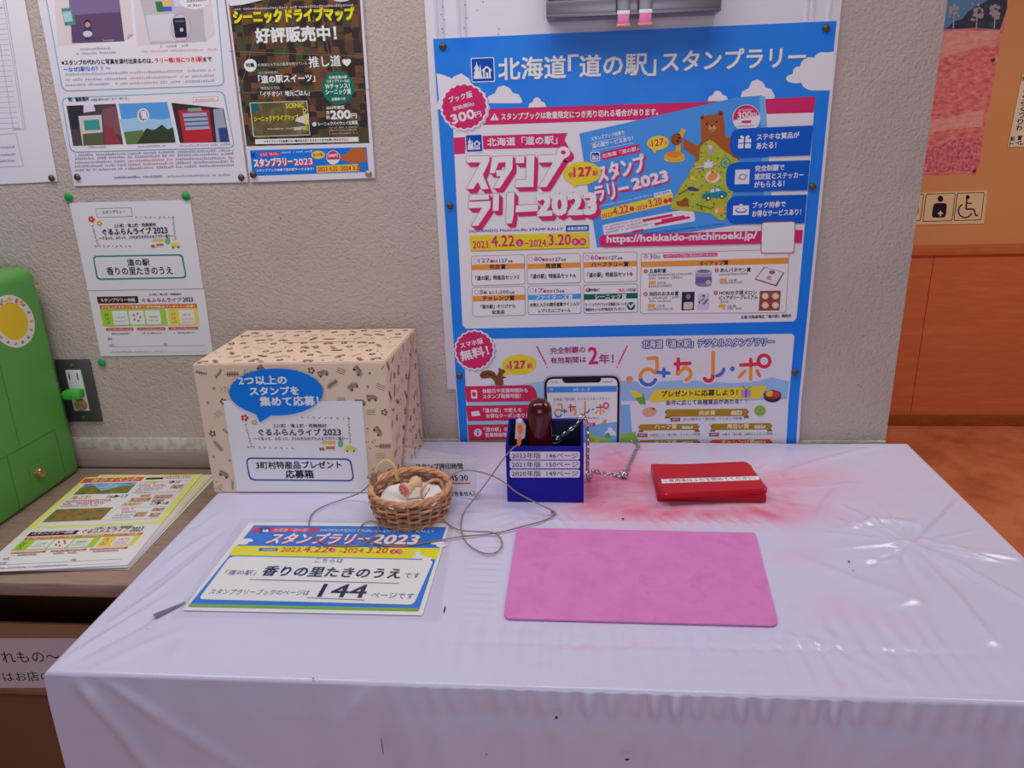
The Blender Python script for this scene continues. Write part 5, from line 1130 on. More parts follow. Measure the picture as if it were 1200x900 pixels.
# ------------------------------------------------------------------ other sheets on the wall
def make_drive_poster():
    t = thing('drive_map_poster', 'camouflage patterned driving map poster with yellow title pinned on the beige wall', 'poster', onY(366, 210, -.004))
    CAMO = noise_mat('camouflage', [(0, (48, 36, 36)), (.3, (84, 60, 44)), (.5, (66, 70, 44)), (.66, (108, 70, 46)), (.85, (54, 40, 40))], 62, 0, .5, stretch=(1, 1, 1.25), kind='cells', interp='CONSTANT')
    p = wall_print(-.004); p.sheet([(259, -45), (421.5, -45), (439.5, 208.6), (293.4, 213.4)], (206, 200, 220), .001)
    p.poly([(262, -44), (419, -44), (432.8, 167.6), (289.2, 171.4)], CAMO, 1)
    p.poly([(266, 0), (300, -6), (308, 0), (285, 5.4), (270, 7)], (206, 206, 214), 2); p.ell(400, -1, 10, 3, (206, 196, 206), 2)
    for pts in ([(280, 110), (300, 40), (330, 20)], [(285, 108.4), (433, 105)], [(330, 70), (345, 20)], [(400, 160), (395, 100), (380, 40), (378, 10)], [(268, 60), (425, 66)]): p.line(pts, .6, (120, 110, 104), 2)
    p.build('poster_sheet', t)
    p = wall_print(-.004); w0 = (222, 216, 226)
    p.text('シーニックドライブマップ', (275, 27.6), (415.6, 23.6), 15.5, (226, 206, 40), 4, .7, out=(40, 34, 30), ow=1.2); p.fine((275, 12), (414, 7), 2.6, (190, 186, 190), 3)
    p.text('好評販売中！', (301, 50.4), (394.6, 47), 17, w0, 4, .6)
    p.build('title_lettering', t); p = wall_print(-.004); p.ell(293.6, 76.6, 7.4, 7.6, w0, 3); p.text('特集', (288.8, 79), (298.6, 78.6), 5, BLK, 4, .2); p.text('北海道ならではの風景を持っている', (302.4, 78), (360, 76), 3.8, w0, 4)
    p.text('推し道', (362.6, 79.4), (400, 77.4), 13, w0, 4, .2); p.text('♥', (402, 77.6), (411.6, 77.2), 8, w0, 4, .3)
    p.text('みんな大好き！', (303, 87), (326, 86.4), 3.4, w0, 4); p.text('「道の駅スイーツ」', (303.6, 97.6), (369.6, 95.6), 9, w0, 4, .3); p.text('地元ならでは', (305.6, 105), (328, 104.4), 3.4, w0, 4); p.text('「イチオシ！地元ごはん」', (306, 113.6), (363, 111.8), 6.4, w0, 4, .2)
    p.build('feature_lettering', t)
    p = wall_print(-.004); p.ell(396.4, 103, 19, 19.4, (26, 108, 88), 3); 
    for s, x0, x1, y, h in (('北海道道の駅', 385.6, 407, 92.6, 3.4), ('スタンプラリー2023', 383, 409.6, 97, 3.4), ('Wチャンス！', 381.4, 410, 104.4, 6), ('シーニック賞', 382, 411.6, 111, 6.4), ('応募券つき', 389, 405, 118, 3.4)): p.text(s, (x0, y), (x1, y-.8), h, w0, 4, .15)
    p.build('prize_seal', t)
    p = wall_print(-.004); gm = noise_mat('booklet_green', [(.3, (70, 66, 40)), (.5, (96, 84, 50)), (.7, (120, 110, 90))], 40, 4, .5)
    p.poly([(292.4, 120.4), (360, 118), (363.6, 158.4), (297, 160.6)], (200, 194, 190), 2.6); p.poly([(293.6, 121.2), (359.4, 118.8), (362.8, 157.6), (297.8, 159.6)], gm, 3)
    p.poly([(293.8, 121.2), (302, 120.9), (304, 130), (295, 131)], (26, 100, 90), 3.4); p.poly([(348, 138), (362, 133), (362, 146), (346, 142)], (200, 196, 200), 3.4); p.poly([(297, 150), (304, 158.6), (298, 159.4)], (26, 120, 80), 3.4)
    p.text('SCENIC', (335.6, 127), (356.6, 125.6), 5.6, (226, 200, 40), 4, .3); p.text('シーニックドライブマップ', (298.4, 142.6), (350, 140.4), 6.4, (226, 200, 40), 4, .3)
    for k, c in enumerate('DRIVE'): p.text(c, (355.4+k*.5, 131.6+k*5.2), (359.6+k*.5, 131.4+k*5.2), 4.4, (226, 200, 40), 4, .2)
    p.fine((314, 152), (352, 151), 2, (200, 196, 190), 4); p.text('200円', (345, 153), (356.6, 152.6), 4.4, w0, 4, .15)
    p.build('booklet_picture', t)
    p = wall_print(-.004); p.text('2023年度版', (382.6, 128.4), (403.6, 127.4), 3.8, w0, 4, .1); p.text('定', (382.6, 134), (386.6, 133.8), 4, w0, 4, .1); p.text('価', (382.6, 139.6), (386.6, 139.4), 4, w0, 4, .1); p.text('200', (388, 139.6), (411, 138.8), 9.6, w0, 4, .5); p.text('円', (412, 138.6), (418.4, 138.4), 5.6, w0, 4, .2)
    p.ell(368.6, 145.6, 2.6, 2.6, (180, 200, 200), 4); p.text('シーニックバイウェイ北海道', (373, 147.6), (419.4, 145.6), 4.4, w0, 4, .12)
    for y in (150.6, 153.8, 157.4): p.fine((386, y), (419, y-1), 1.9, (170, 164, 160), 4)
    p.poly([(299, 163.2), (420, 160.4), (420.4, 166), (299.4, 169)], w0, 3); p.text('ドライブマップの設置にない場合はお近くのスタッフまでお問い合わせ下さい', (310, 167.4), (408.6, 164.8), 2.9, BLK, 4, .1)
    p.build('price_print', t)
    p = wall_print(-.004); p.poly([(293, 176.2), (429.6, 172.4), (432, 201.4), (296, 206)], (28, 112, 208), 2)
    p.poly([(294, 179.6), (299, 179.3), (299.8, 184.2), (294.6, 184.6)], (24, 66, 160), 3); p.poly([(303, 179.3), (328, 178), (328.4, 182.6), (303.4, 183.8)], CRIM, 3); p.text('北海道「道の駅」', (305, 182.8), (326.6, 181.8), 3, w0, 4); p.fine((330, 179.6), (366, 178), 1.8, w0, 4)
    p.text('スタンプラリー', (298.4, 195.6), (343.6, 193.4), 9.4, w0, 5, .4, drop=(1.2, 1.4), dcol=CRIM, ow=.4); p.text('2023', (345.4, 193.6), (366.6, 192.4), 7.4, w0, 5, .5, drop=(1.2, 1.4), dcol=CRIM, ow=.4)
    p.text('スタンプブック持参で道の駅サービスあり！', (300.6, 201.4), (368, 199.2), 3.2, w0, 4, .1)
    p.ell(373, 181.4, 8, 4.8, YEL, 3); p.text('全127駅', (367, 183.4), (379, 182.8), 3.8, CRIM, 4, .15); p.ell(390.6, 184.4, 8, 8.2, w0, 3); p.ell(390.6, 184.4, 7.4, 7.6, CRIM, 3.4, a0=160, a1=380, n=18); p.text('300円', (385, 184.6), (396, 184), 4, w0, 4.4, .15)
    p.poly([(413, 174), (416.6, 173), (424, 172.8), (428, 174), (430.4, 190), (413, 191), (402, 188), (398, 182), (404, 181)], (176, 96, 50), 3)
    p.poly([(371, 194.4), (420, 192), (421, 200.6), (371.6, 202.8)], (232, 176, 60), 3.4); p.text('2023 4.22', (373, 201), (396, 200), 5, (170, 50, 60), 4.4, .15); p.text('-2024 3.20', (398, 200), (424, 199), 5, (170, 50, 60), 4.4, .15)
    p.build('rally_strip', t)
make_drive_poster()
def photo_person(p, x, y, s, ly):
    p.ell(x, y-7*s, 3.2*s, 3.6*s, (70, 40, 44), ly); p.ell(x, y-5.6*s, 2.4*s, 2.6*s, (190, 140, 120), ly+.3); p.poly([(x-3*s, y-3*s), (x+3*s, y-3*s), (x+4.6*s, y+3*s), (x+2.4*s, y+4*s), (x-3*s, y+4*s), (x-4*s, y+2*s)], (50, 60, 110), ly+.1); p.ell(x, y+3*s, 4.4*s, 3*s, (190, 190, 196), ly+.4); p.poly([(x-2.6*s, y+5*s), (x+2.6*s, y+5*s), (x+2.2*s, y+9*s), (x-2*s, y+9*s)], (60, 60, 110), ly+.2)
def make_photo_poster():
    t = thing('photo_guide_poster', 'white poster with teal frames and small photos pinned between two other sheets', 'poster', onY(188, 216, -.003))
    p = wall_print(-.003); w0 = (208, 202, 224); te = (112, 164, 186)
    p.sheet([(32, -60), (255.6, -60), (290.4, 213.6), (86.8, 217.8)], w0, .001)
    p.frame([(44, -55), (250, -58), (263.4, 101), (73, 107.4)], te, 1, 8, 1.3, (212, 206, 228)); p.frame([(71.6, 114.4), (262.6, 106.4), (275.6, 173.6), (82.6, 179.2)], te, 1, 8, 1.3, (212, 206, 228))
    p.build('poster_sheet', t)
    p = wall_print(-.003); p.poly([(62, -20), (150, -24), (156.6, 40), (149, 46.6), (68, 54)], (206, 192, 194), 2); p.poly([(80, -20), (137, -22), (146, 48.4), (84.6, 50.6)], (94, 72, 104), 3); p.poly([(80, -20), (137, -22), (141, 14), (82, 18)], (120, 100, 140), 3.2); p.rect(72, 10, 85, 30, (80, 130, 130), 3.6, -1); p.rect(73.4, 14, 83, 26, (160, 190, 190), 3.8, -1)
    photo_person(p, 103, 36, 1.25, 4); p.poly([(149, 46.6), (150.6, 40), (156.6, 40)], (170, 156, 160), 4); p.fine((121, 48.2), (134, 47.8), 1.8, (200, 170, 150), 4)
    p.build('person_photo', t)
    p = wall_print(-.003); p.poly([(155, -24), (245, -28), (252, 40), (243, 48), (161, 53.6)], (202, 192, 196), 2); p.poly([(160, -20), (236, -24), (240, 40), (243, 48.6), (176, 52)], (176, 170, 178), 2.6); p.poly([(171, 18), (204, 16), (208, 48), (176, 48.6)], (198, 194, 204), 3)
    p.rect(182, 2, 190, 14, (60, 110, 70), 3, -.4); p.rect(190, 0, 200, 7, (226, 170, 110), 3, -.4); p.rect(191, 8, 201, 13.4, (60, 90, 190), 3, -.4); p.rect(203, -2, 214, 8, (196, 190, 214), 3.3, -.5); p.ell(228, 2, 17, 9, (214, 208, 220), 3.4); p.fine((219, 3), (242, 1), 2.6, (70, 56, 70), 4); p.fine((220, 8), (236, 7), 2.6, (70, 56, 70), 4)
    p.ell(212, 32.6, 12, 16.6, (180, 110, 110), 3.6); p.ell(212, 32.6, 11.4, 16, (188, 180, 188), 3.8); p.quad([(202.4, 21.4), (217.4, 20.6), (219.6, 43.6), (205.6, 44.6)], (40, 40, 60), 4.2, 2); p.ell(213, 35, 2, 2.4, (190, 180, 190), 4.6); p.rect(205, 24, 216, 26, (90, 100, 130), 4.5, -.3)
    p.build('phone_photo', t)
    p = wall_print(-.003)
    for a, b, c in (((94, 59), (130, 57.6), (150, 140, 160)), ((90, 64), (136, 62.4), (150, 140, 160)), ((188, 56), (224, 54), (130, 120, 140)), ((166, 61.4), (255, 59), (206, 150, 160))): p.fine(a, b, 2.6, c, 3)
    p.text('※スタンプの代わりに写真を添付出来るのは、', (73, 76.6), (179.6, 74), 6, BLK, 3, .2); p.text('ラリー帳1冊につき5駅', (182, 74), (237.6, 72.4), 6, (206, 50, 60), 3, .25); p.text('まで', (238.6, 72.4), (248.4, 72), 5.4, BLK, 3, .2)
    p.text('〜なぜ5駅なの？？〜', (75, 84.4), (130, 82.6), 5.4, (40, 100, 190), 3, .2)
    for y, c in ((88.6, (190, 140, 160)), (95, (190, 150, 165)), (101, (190, 140, 160))): p.fine((77, y), (150, y-2.2), 2.8, (150, 144, 170), 3); p.fine((152, y-2.2), (215, y-4.2), 2.8, c, 3); p.fine((217, y-4.2), (252, y-5.4), 2.8, (150, 144, 170), 3)
    p.text('例）撮影箇所', (80.6, 119.6), (105, 118.4), 5, BLK, 3, .2); p.text('※撮影箇所はあくまで一例です。', (107, 118.6), (151, 116.6), 3, BLK, 3)
    for y in (183, 187, 191.6, 196, 200.4): p.fine((88, y), (148, y-2), 2.5, (140, 134, 160), 3); p.fine((150, y-2), (204, y-4), 2.5, (190, 130, 150) if y in (191.6, 196) else (140, 134, 160), 3); p.fine((206, y-4), (274, y-6), 2.5, (140, 134, 160), 3)
    p.fine((134, 209), (190, 207.6), 2.4, (110, 100, 120), 3); p.fine((196, 207.4), (270, 205.6), 2.2, (140, 134, 160), 3)
    for a, b, c in (((104, 173.6), (127, 173), (140, 134, 160)), ((162, 172.8), (194, 171.8), (140, 134, 160)), ((208, 172), (246, 170.6), (206, 130, 150)), ((247, 170.6), (271, 170), (120, 110, 130))): p.fine(a, b, 2.4, c, 3)
    p.build('wording', t)
    p = wall_print(-.003); p.poly([(78, 124), (136, 121.6), (144.6, 169), (86, 171)], (76, 66, 76), 3); p.poly([(80, 124), (98, 123), (97, 134), (92, 150), (84, 152)], (50, 50, 60), 3.2); p.poly([(98, 122.8), (110, 122.4), (112, 130), (98, 132)], (200, 196, 210), 3.2); p.poly([(120, 128), (136, 124), (143, 160), (122, 150)], (120, 80, 90), 3.2)
    p.poly([(92, 136), (119, 134.6), (122, 169.6), (97, 170.6)], (196, 186, 180), 3.5); p.poly([(98, 141), (116, 140), (118, 152), (100, 153)], (60, 140, 140), 3.8); p.poly([(97, 157), (121, 155), (122, 169.6), (98, 170.6)], (90, 90, 70), 3.8); p.poly([(122, 145), (132, 150), (142, 169), (123, 169.4)], (140, 60, 70), 3.7)
    p.build('signpost_photo', t)
    p = wall_print(-.003); p.poly([(139, 121.6), (196, 119.6), (206, 167), (148.4, 169.2)], (82, 146, 210), 3); p.poly([(145, 155), (170, 152), (203, 151), (206, 167), (148.4, 169.2)], (96, 116, 70), 3.3); p.poly([(166, 160), (172, 150), (180, 153), (190, 146), (197, 152), (203, 149), (206, 167), (160, 168.4)], (56, 66, 50), 3.6); p.poly([(140, 140), (160, 138), (190, 140), (200, 138), (202, 152), (145, 155)], (150, 186, 220), 3.2)
    p.ell(168, 135, 7, 8, (206, 206, 220), 3.7); p.ell(168, 135, 5.2, 6.4, (150, 120, 150), 3.9); p.rect(165, 130, 171, 139, (206, 206, 220), 4.1); p.line([(168, 142), (168.6, 154)], 2, (180, 180, 190), 3.7)
    p.build('tower_photo', t)
    p = wall_print(-.003); p.poly([(201, 120.4), (262, 127), (269.4, 166.4), (211, 167.6)], (60, 46, 52), 3); p.poly([(209, 129), (245, 128), (250, 166.6), (216, 167.4)], (176, 44, 56), 3.3); p.poly([(214, 133), (242, 131.6), (246, 151), (218, 152.6)], (150, 160, 186), 3.6)
    for k in range(3): p.line([(215+k, 138+k*5), (243+k, 136.6+k*5)], 1.6, (90, 80, 110), 3.9)
    p.poly([(250, 128), (261, 127), (268.6, 166), (254, 166.4)], (150, 150, 176), 3.4); p.poly([(256, 150), (266, 149.6), (268, 166), (258, 166.4)], (50, 70, 130), 3.7); p.poly([(220, 127), (236, 126), (237, 130), (221, 131)], (120, 150, 140), 3.8); p.frame([(226, 114), (255.6, 112.6), (256, 118), (226.4, 119.6)], (196, 110, 120), 3, .5, .5, (220, 210, 226)); p.fine((229, 118), (253, 116.6), 2, (180, 110, 120), 4)
    p.build('vending_machine_photo', t)
make_photo_poster()
def make_table_sheet():
    t = thing('schedule_sheet', 'plain white schedule sheet on the wall beside the teal framed poster', 'notice', onY(20, 215, -.0025))
    p = wall_print(-.0025); p.sheet([(-90, -60), (14, -60), (29, 0), (67.4, 212.6), (-60, 219)], (212, 206, 230), .0008)
    g = (150, 146, 172)
    for k in range(24): y = 10+k*6.1; p.line([(-60, y+3), (4+(y)*.12, y-.4)], .5, g, 1)
    for x in (-30, -8, 4): p.line([(x, 0), (x+24, 154)], .5, g, 1)
    p.line([(5, -10), (30, 153)], .6, g, 1); p.fine((-10, 10), (4, 9.6), 2.6, g, 2); p.fine((17, 152.6), (26, 152), 2.2, (206, 120, 140), 2)
    p.line([(-40, 160), (18.6, 156.6), (27.6, 194.6), (-30, 197.6)], .6, g, 1)
    for y in (174, 183, 190): p.fine((-30, y+1), (18, y-1), 2.6, g, 2)
    p.build('printed_sheet', t)
make_table_sheet()
def make_note():
    t = thing('festival_notice', 'white notice with teal framed lettering above the stamp card sheet on the wall', 'notice', onY(160, 340, -.002))
    p = wall_print(-.002); w0 = (210, 205, 226)
    q = [(81, 237.6), (222.7, 234.4), (238.2, 338), (102.9, 340.4)]; p.sheet(q, w0, .0008)
    f = lambda a, b: (60+a/4.5, 220+b/4.5)
    p.frame([f(235, 110), f(423, 104), f(430, 152), f(242, 158)], (70, 66, 80), 1, .3, .5, w0); p.text('スタンプラリー', f(272, 138), f(392, 134), 3.8, BLK, 3, .06)
    c = lambda x, y: f(183+x*3.48+y*.45, 148+y*3.15-x*.11)
    fruit_title(p, c, .78)
    p.frame([f(218, 358), f(694, 350), f(716, 478), f(240, 487)], (36, 128, 122), 1, 5, 1.9, w0)
    p.text('道の駅', f(405, 412), f(522, 410), 8, BLK, 3, .15); p.text('香りの里たきのうえ', f(298, 460), f(643, 456), 9, BLK, 3, .15)
    p.build('printed_sheet', t)
make_note()
def ticket(p, c, w0, big=1.0):
    """the stamp card: c maps design points (0..150, 0..80) to pixels"""
    P4 = lambda x0, y0, x1, y1: [c(x0, y0), c(x1, y0), c(x1, y1), c(x0, y1)]
    p.quad(P4(10, 7, 63, 15.4), (74, 40, 44), 2); p.text('スタンプラリー台紙', c(14, 13.4), c(59, 13.4), 4.6*big, w0, 3, .15*big)
    p.text('上川町・滝上町・西興部村', c(78, 6.6), c(120, 6.6), 2.8*big, BLK, 3, .05); p.text('ぐるふらんライブ', c(68, 14.6), c(119, 14.6), 5.4*big, (150, 50, 60), 3, .3*big); p.text('2023', c(121, 14.6), c(134, 14.6), 5.4*big, BLK, 3, .3*big)
    p.quad(P4(11, 17.4, 138, 22.4), (206, 96, 50), 2); p.text('2つ以上のスタンプを集めて3町村特産品プレゼントへ応募！', c(14, 21.8), c(135, 21.8), 3.4*big, (246, 226, 160), 3, .1*big)
    p.quad(P4(11, 23, 96, 43.4), (160, 190, 62), 2)
    for x0, x1, s in ((26, 45.6, '上川町'), (47.6, 67, ''), (69, 88.6, '西興部村')):
        p.quad(P4(x0, 24.6, x1, 41.8), (214, 212, 218), 3)
        if s: p.text(s, c(x0+4, 34), c(x1-4, 34), 2.8*big, (120, 150, 90), 4); p.fine(c(x0+2.6, 38), c(x1-2.6, 38), 1.6*big, (160, 150, 150), 4)
    for k in range(5): 
        q = c(57.4+4.4*math.cos(k*1.2566), 33+4.6*math.sin(k*1.2566)); p.ell(q[0], q[1], 1.5*big, 1.5*big, (196, 90, 100), 4, n=10)
    p.quad(P4(99, 23, 138, 43.4), (232, 196, 84), 2); p.quad(P4(113, 24.6, 132.6, 41.8), (222, 212, 216), 3); p.text('3町村', c(117, 32), c(129, 32), 2.6*big, (206, 100, 80), 4); p.fine(c(115.6, 36.4), c(131, 36.4), 1.6*big, (206, 110, 120), 4); p.fine(c(115.6, 40), c(131, 40), 1.6*big, (206, 110, 120), 4)
    for k, y in enumerate((27.5, 32.5, 37.5)): p.fine(c(15.4, y+3), c(21.6, y+3), 3*big, (80, 120, 60), 3); p.fine(c(102.6, y+3), c(109, y+3), 3*big, (196, 110, 50), 3)
    for x0, x1 in ((14, 50), (55, 92), (96, 135)): p.quad(P4(x0, 45.6, x1, 49), (196, 60, 60), 2); p.fine(c(x0+2, 48.4), c(x1-2, 48.4), 2*big, (240, 190, 190), 3); p.fine(c(x0+6, 53.4), c(x1-6, 53.4), 2*big, (120, 70, 70), 3)
    p.fine(c(14, 60), c(20, 60), 3*big, (90, 86, 100), 3); p.text('お名前', c(14, 68), c(21, 68), 3*big, (90, 86, 100), 3); p.line([c(14, 68.6), c(140, 68.6)], .4*big, (140, 134, 150), 2); p.text('TEL', c(86, 68), c(92, 68), 2.6*big, (90, 86, 100), 3); p.fine(c(16, 75.4), c(88, 75.4), 1.8*big, (150, 146, 170), 3)
    p.line([c(14, 76), c(140, 76)], .4*big, (160, 154, 170), 2)
def make_ticket():
    t = thing('stamp_card_sheet', 'white stamp card sheet with green and yellow boxes below the festival notice on the wall', 'notice', onY(180, 416, -.002))
    p = wall_print(-.002); w0 = (210, 205, 226)
    q = [(103.2, 341.2), (238.9, 339), (250, 415.5), (118, 417.4)]; p.sheet(q, w0, .0008)
    Q = [Vector(v) for v in q]
    def c(x, y):
        u, v = x/150, y/80; r = (Q[0]*(1-u)+Q[1]*u)*(1-v)+(Q[3]*(1-u)+Q[2]*u)*v; return (r.x, r.y)
    ticket(p, c, w0, .9); p.build('printed_sheet', t)
make_ticket()

# ------------------------------------------------------------------ flyers on the shelf
def make_flyers():
    rnd = random.Random(5); base = [(100, 559.5), (237, 555.6), (149.5, 662), (-28, 671)]
    zt = SZ + .0090
    q = [onZ(u, v, zt) for u, v in base]; c0 = sum(q, Vector())/4
    names = []
    for k in range(6):
        z = SZ + .0010 + k*.0012
        ang = -(.075, .03, .055, .062, .04, .018)[k]; off = Vector(((.004, .001, .003, -.001, .002, .001)[k], (-.006, .002, -.003, .002, -.005, -.002)[k], 0))
        R = Matrix.Rotation(ang, 3, 'Z'); pts = [R @ (v-q[2]) + q[2] + off for v in q]; pts = [Vector((v.x, v.y, TZ+z)) for v in pts]
        yl = (226, 218, 130)
        mb = MB().prism(pts, (0, 0, .0010), ink((212, 206, 214)))
        s = [Vector((v.x, v.y, TZ+z+.00106)) for v in pts]; m_ = lambda a, b: (s[0]*(1-a)+s[1]*a)*(1-b)+(s[3]*(1-a)+s[2]*a)*b
        mb.add([m_(.01, .01), m_(.99, .01), m_(.99, .62), m_(.01, .62)], [[0, 1, 2, 3]], ink(yl)); mb.add([v+Vector((0, 0, .00005)) for v in (m_(.06, .07), m_(.78, .07), m_(.78, .60), m_(.06, .60))], [[0, 1, 2, 3]], ink((216, 210, 220)))
        o = mb.build('flyer'); tag(o, 'yellow edged flyer under the top sheet of the stack on the wooden shelf', 'flyer', 'flyers stacked on the shelf')
    t = thing('flyer', 'topmost flyer of the stack on the wooden shelf, with autumn event photos', 'flyer', onZ(100, 600, zt), 'flyers stacked on the shelf')
    p = Print((-.9, -.3, TZ+zt+.0008), (0, 0, 1), (0, 1, 0)); w0 = (216, 211, 222)
    p.sheet(base, w0, .0007)
    Q = [Vector(v) for v in base]; H4 = q
    # the plane is seen at a slant: map design points through the plane, not the picture
    A, B, C, D = [p.ab(v) for v in base]
    def c(x, y):
        u, v = x/150, y/212; a = (A*(1-u)+B*u)*(1-v)+(D*(1-u)+C*u)*v; w_ = p.w(a, 0); d = w_-EYE
        k = d.dot(_f); return (600+F*d.dot(_r)/k, 450-F*d.dot(_u)/k)
    P4 = lambda x0, y0, x1, y1: [c(x0, y0), c(x1, y0), c(x1, y1), c(x0, y1)]
    p.quad(P4(0, 0, 150, 128), (226, 218, 120), 1); p.quad(P4(8, 6, 142, 123), w0, 2)
    p.quad(P4(2, 4, 78, 16), (206, 84, 50), 2.5); 
    for k, s in enumerate('秋のイベント'): p.text(s, c(14+k*10.4, 15), c(22+k*10.4, 15), 4, (246, 220, 150), 4, .2)
    p.quad(P4(82, 7, 104, 12), BLK, 3); p.fine(c(106, 11), c(140, 11), 3, (190, 90, 80), 3)
    sky = noise_mat('flyer_sky', [(.35, (76, 128, 200)), (.55, (150, 186, 226)), (.7, (96, 146, 206))], 26, 3, .5); hill = noise_mat('flyer_hill', [(.3, (70, 84, 40)), (.5, (120, 120, 50)), (.7, (150, 110, 50))], 60, 4, .5); fol = noise_mat('flyer_leaves', [(.3, (84, 70, 40)), (.45, (116, 118, 66)), (.62, (170, 104, 62)), (.75, (140, 140, 90))], 45, 4, .5); food = noise_mat('flyer_food', [(.3, (110, 40, 40)), (.5, (196, 160, 130)), (.7, (150, 70, 60))], 70, 3, .5)
    p.quad(P4(10, 19, 76, 48), sky, 3); p.poly([c(10, 48), c(10, 30), c(24, 24), c(40, 40), c(58, 30), c(76, 26), c(76, 48)], hill, 3.4)
    p.quad(P4(10, 84, 76, 114), fol, 3)
    p.text('上川町', c(84, 26), c(102, 26), 3.4, (200, 150, 40), 4, .2); p.text('9▶10', c(116, 26), c(130, 26), 3.6, BLK, 4, .3); p.text('滝上町', c(12, 60), c(36, 60), 3.6, (200, 150, 40), 4, .2); p.text('16▶17', c(56, 60), c(80, 60), 3.6, BLK, 4, .3); p.text('西興部村', c(84, 82), c(106, 82), 3.6, (200, 150, 40), 4, .2); p.text('17▶18', c(118, 82), c(138, 82), 3.6, BLK, 4, .3)
    for x0, x1, y in ((84, 118, 33), (12, 66, 68), (12, 60, 74), (90, 104, 92), (90, 112, 99)): p.fine(c(x0, y), c(x1, y), 2.6, (190, 60, 70), 4)
    for x0, x1, y in ((84, 116, 39), (84, 112, 44), (12, 56, 79), (88, 110, 106), (88, 108, 112), (84, 104, 49)): p.fine(c(x0, y), c(x1, y), 1.8, (140, 120, 130), 4)
    p.frame(P4(80, 18, 140, 50), (170, 150, 130), 2.6, .5, .4, w0); p.frame(P4(80, 86, 140, 116), (170, 150, 130), 2.6, .5, .4, w0)
    for q4 in (P4(124, 30, 139, 40), P4(114, 56, 136, 66), P4(88, 62, 112, 72), P4(116, 68, 130, 74), P4(126, 90, 139, 98), P4(128, 102, 139, 112), P4(110, 98, 123, 110), P4(96, 54, 108, 60)): p.quad(q4, food, 3.6)
    c2 = lambda x, y: c(x, 128+y*1.05)
    ticket(p, c2, w0, .95)
    p.build('printed_sheet', t)
make_flyers()

# ------------------------------------------------------------------ green stamp machine, outlet, plug
def make_machine():
    X = -1.165; y1, y0 = -.025, -.62; zb, zt = TZ+SZ+.002, TZ+.462
    t = thing('green_cabinet', 'bright green rounded cabinet machine with an oval sticker on the wooden shelf', 'machine', (X-.2, (y0+y1)/2, zb))
    g = mat('green_plastic', (84, 150, 68), .35, .74, .45); gd = mat('green_groove', (52, 116, 42), .5)
    bm = bmesh.new(); bmesh.ops.create_cube(bm, size=1)
    for v in bm.verts: v.co = Vector((X-.2+v.co.x*.4, (y0+y1)/2+v.co.y*(y1-y0), (zb+zt)/2+v.co.z*(zt-zb)))
    bmesh.ops.bevel(bm, geom=[e for e in bm.edges if any(v.co.z > zt-.01 for v in e.verts)], offset=.026, segments=6, affect='EDGES', profile=.5)
    bmesh.ops.bevel(bm, geom=[e for e in bm.edges if all(v.co.z < zb+.001 for v in e.verts)], offset=.012, segments=4, affect='EDGES', profile=.5)
    MB().bm(bm, g, None, True).build('body', t, angle=50)
    MB().box((X-.36, y0+.05, zt-.001), (X-.046, y1-.055, zt+.010), mat('blue_panel', (74, 120, 190), .4), .006).build('top_panel', t)
    F_ = lambda u, v: onX(u, v, X)
    mb = MB()
    def groove(a, b): mb.tube([Vector((X+.0001, p.y, p.z)) for p in (a, b)], .0011, gd, 5)
    groove(F_(0, 429), F_(22.5, 521)); groove(F_(7, 535), F_(64, 503.5)); groove(F_(64, 503.5), F_(78, 562)); groove(F_(8, 534), F_(25, 604)); groove(F_(-5, 541), F_(7, 535))
    mb.build('door_seam', t)
    c = F_(43, 553.5); xf = Matrix.Translation(c) @ Matrix.Rotation(math.pi/2, 4, 'Y')
    rec = MB(); q = [F_(32, 546), F_(54, 536), F_(60, 556), F_(38, 567)]; s4 = [Vector((X+.0008, p.y, p.z)) for p in q]; m4 = sum(s4, Vector())/4
    rec.add(s4 + [m4+(p-m4)*.55-Vector((0, 0, 0))+Vector((.0004, 0, 0)) for p in s4], [[0, 1, 5, 4], [1, 2, 6, 5], [2, 3, 7, 6], [3, 0, 4, 7], [4, 5, 6, 7]], mat('green_recess', (74, 150, 54), .5)); lp = rec.build('lock_plate', t)
    MB().lathe([(.0005, 0), (.013, 0), (.013, .012), (.011, .016), (.0005, .0165)], mat('brass', (170, 140, 110), .3, metal=.7), 20, xf).build('lock', lp)
    s = Print((X+.0008, -.15, TZ+.36), (1, 0, 0), (0, 0, 1))
    e = lambda k, r: (14.5+26*r*math.cos(k)+4.5*r*math.sin(k), 376.4+31*r*math.sin(k))
    s.poly([e(k*math.pi/18, 1) for k in range(36)], (216, 206, 196), 0); s.poly([e(k*math.pi/18, .70) for k in range(36)], (228, 178, 50), 1)
    for k in range(16):
        a = k*math.pi/8; q = e(a, .86); s.ell(q[0], q[1], 2.2, 1.6, random.choice(((196, 150, 140), (150, 160, 170), (206, 170, 90), (130, 130, 140))), 1.3, k*37, n=8)
    for k, (x, c) in enumerate(zip((-1, 5, 11, 17, 23), 'ようこそ！')): s.text(c, (x, 356+abs(k-2)*.8), (x+4.6, 356+abs(k-2)*.8), 5, ((70, 130, 190), (226, 150, 40), (226, 120, 50), (190, 80, 120), (226, 150, 40))[k], 2, .2)
    s.build('oval_sticker', t)
make_machine()
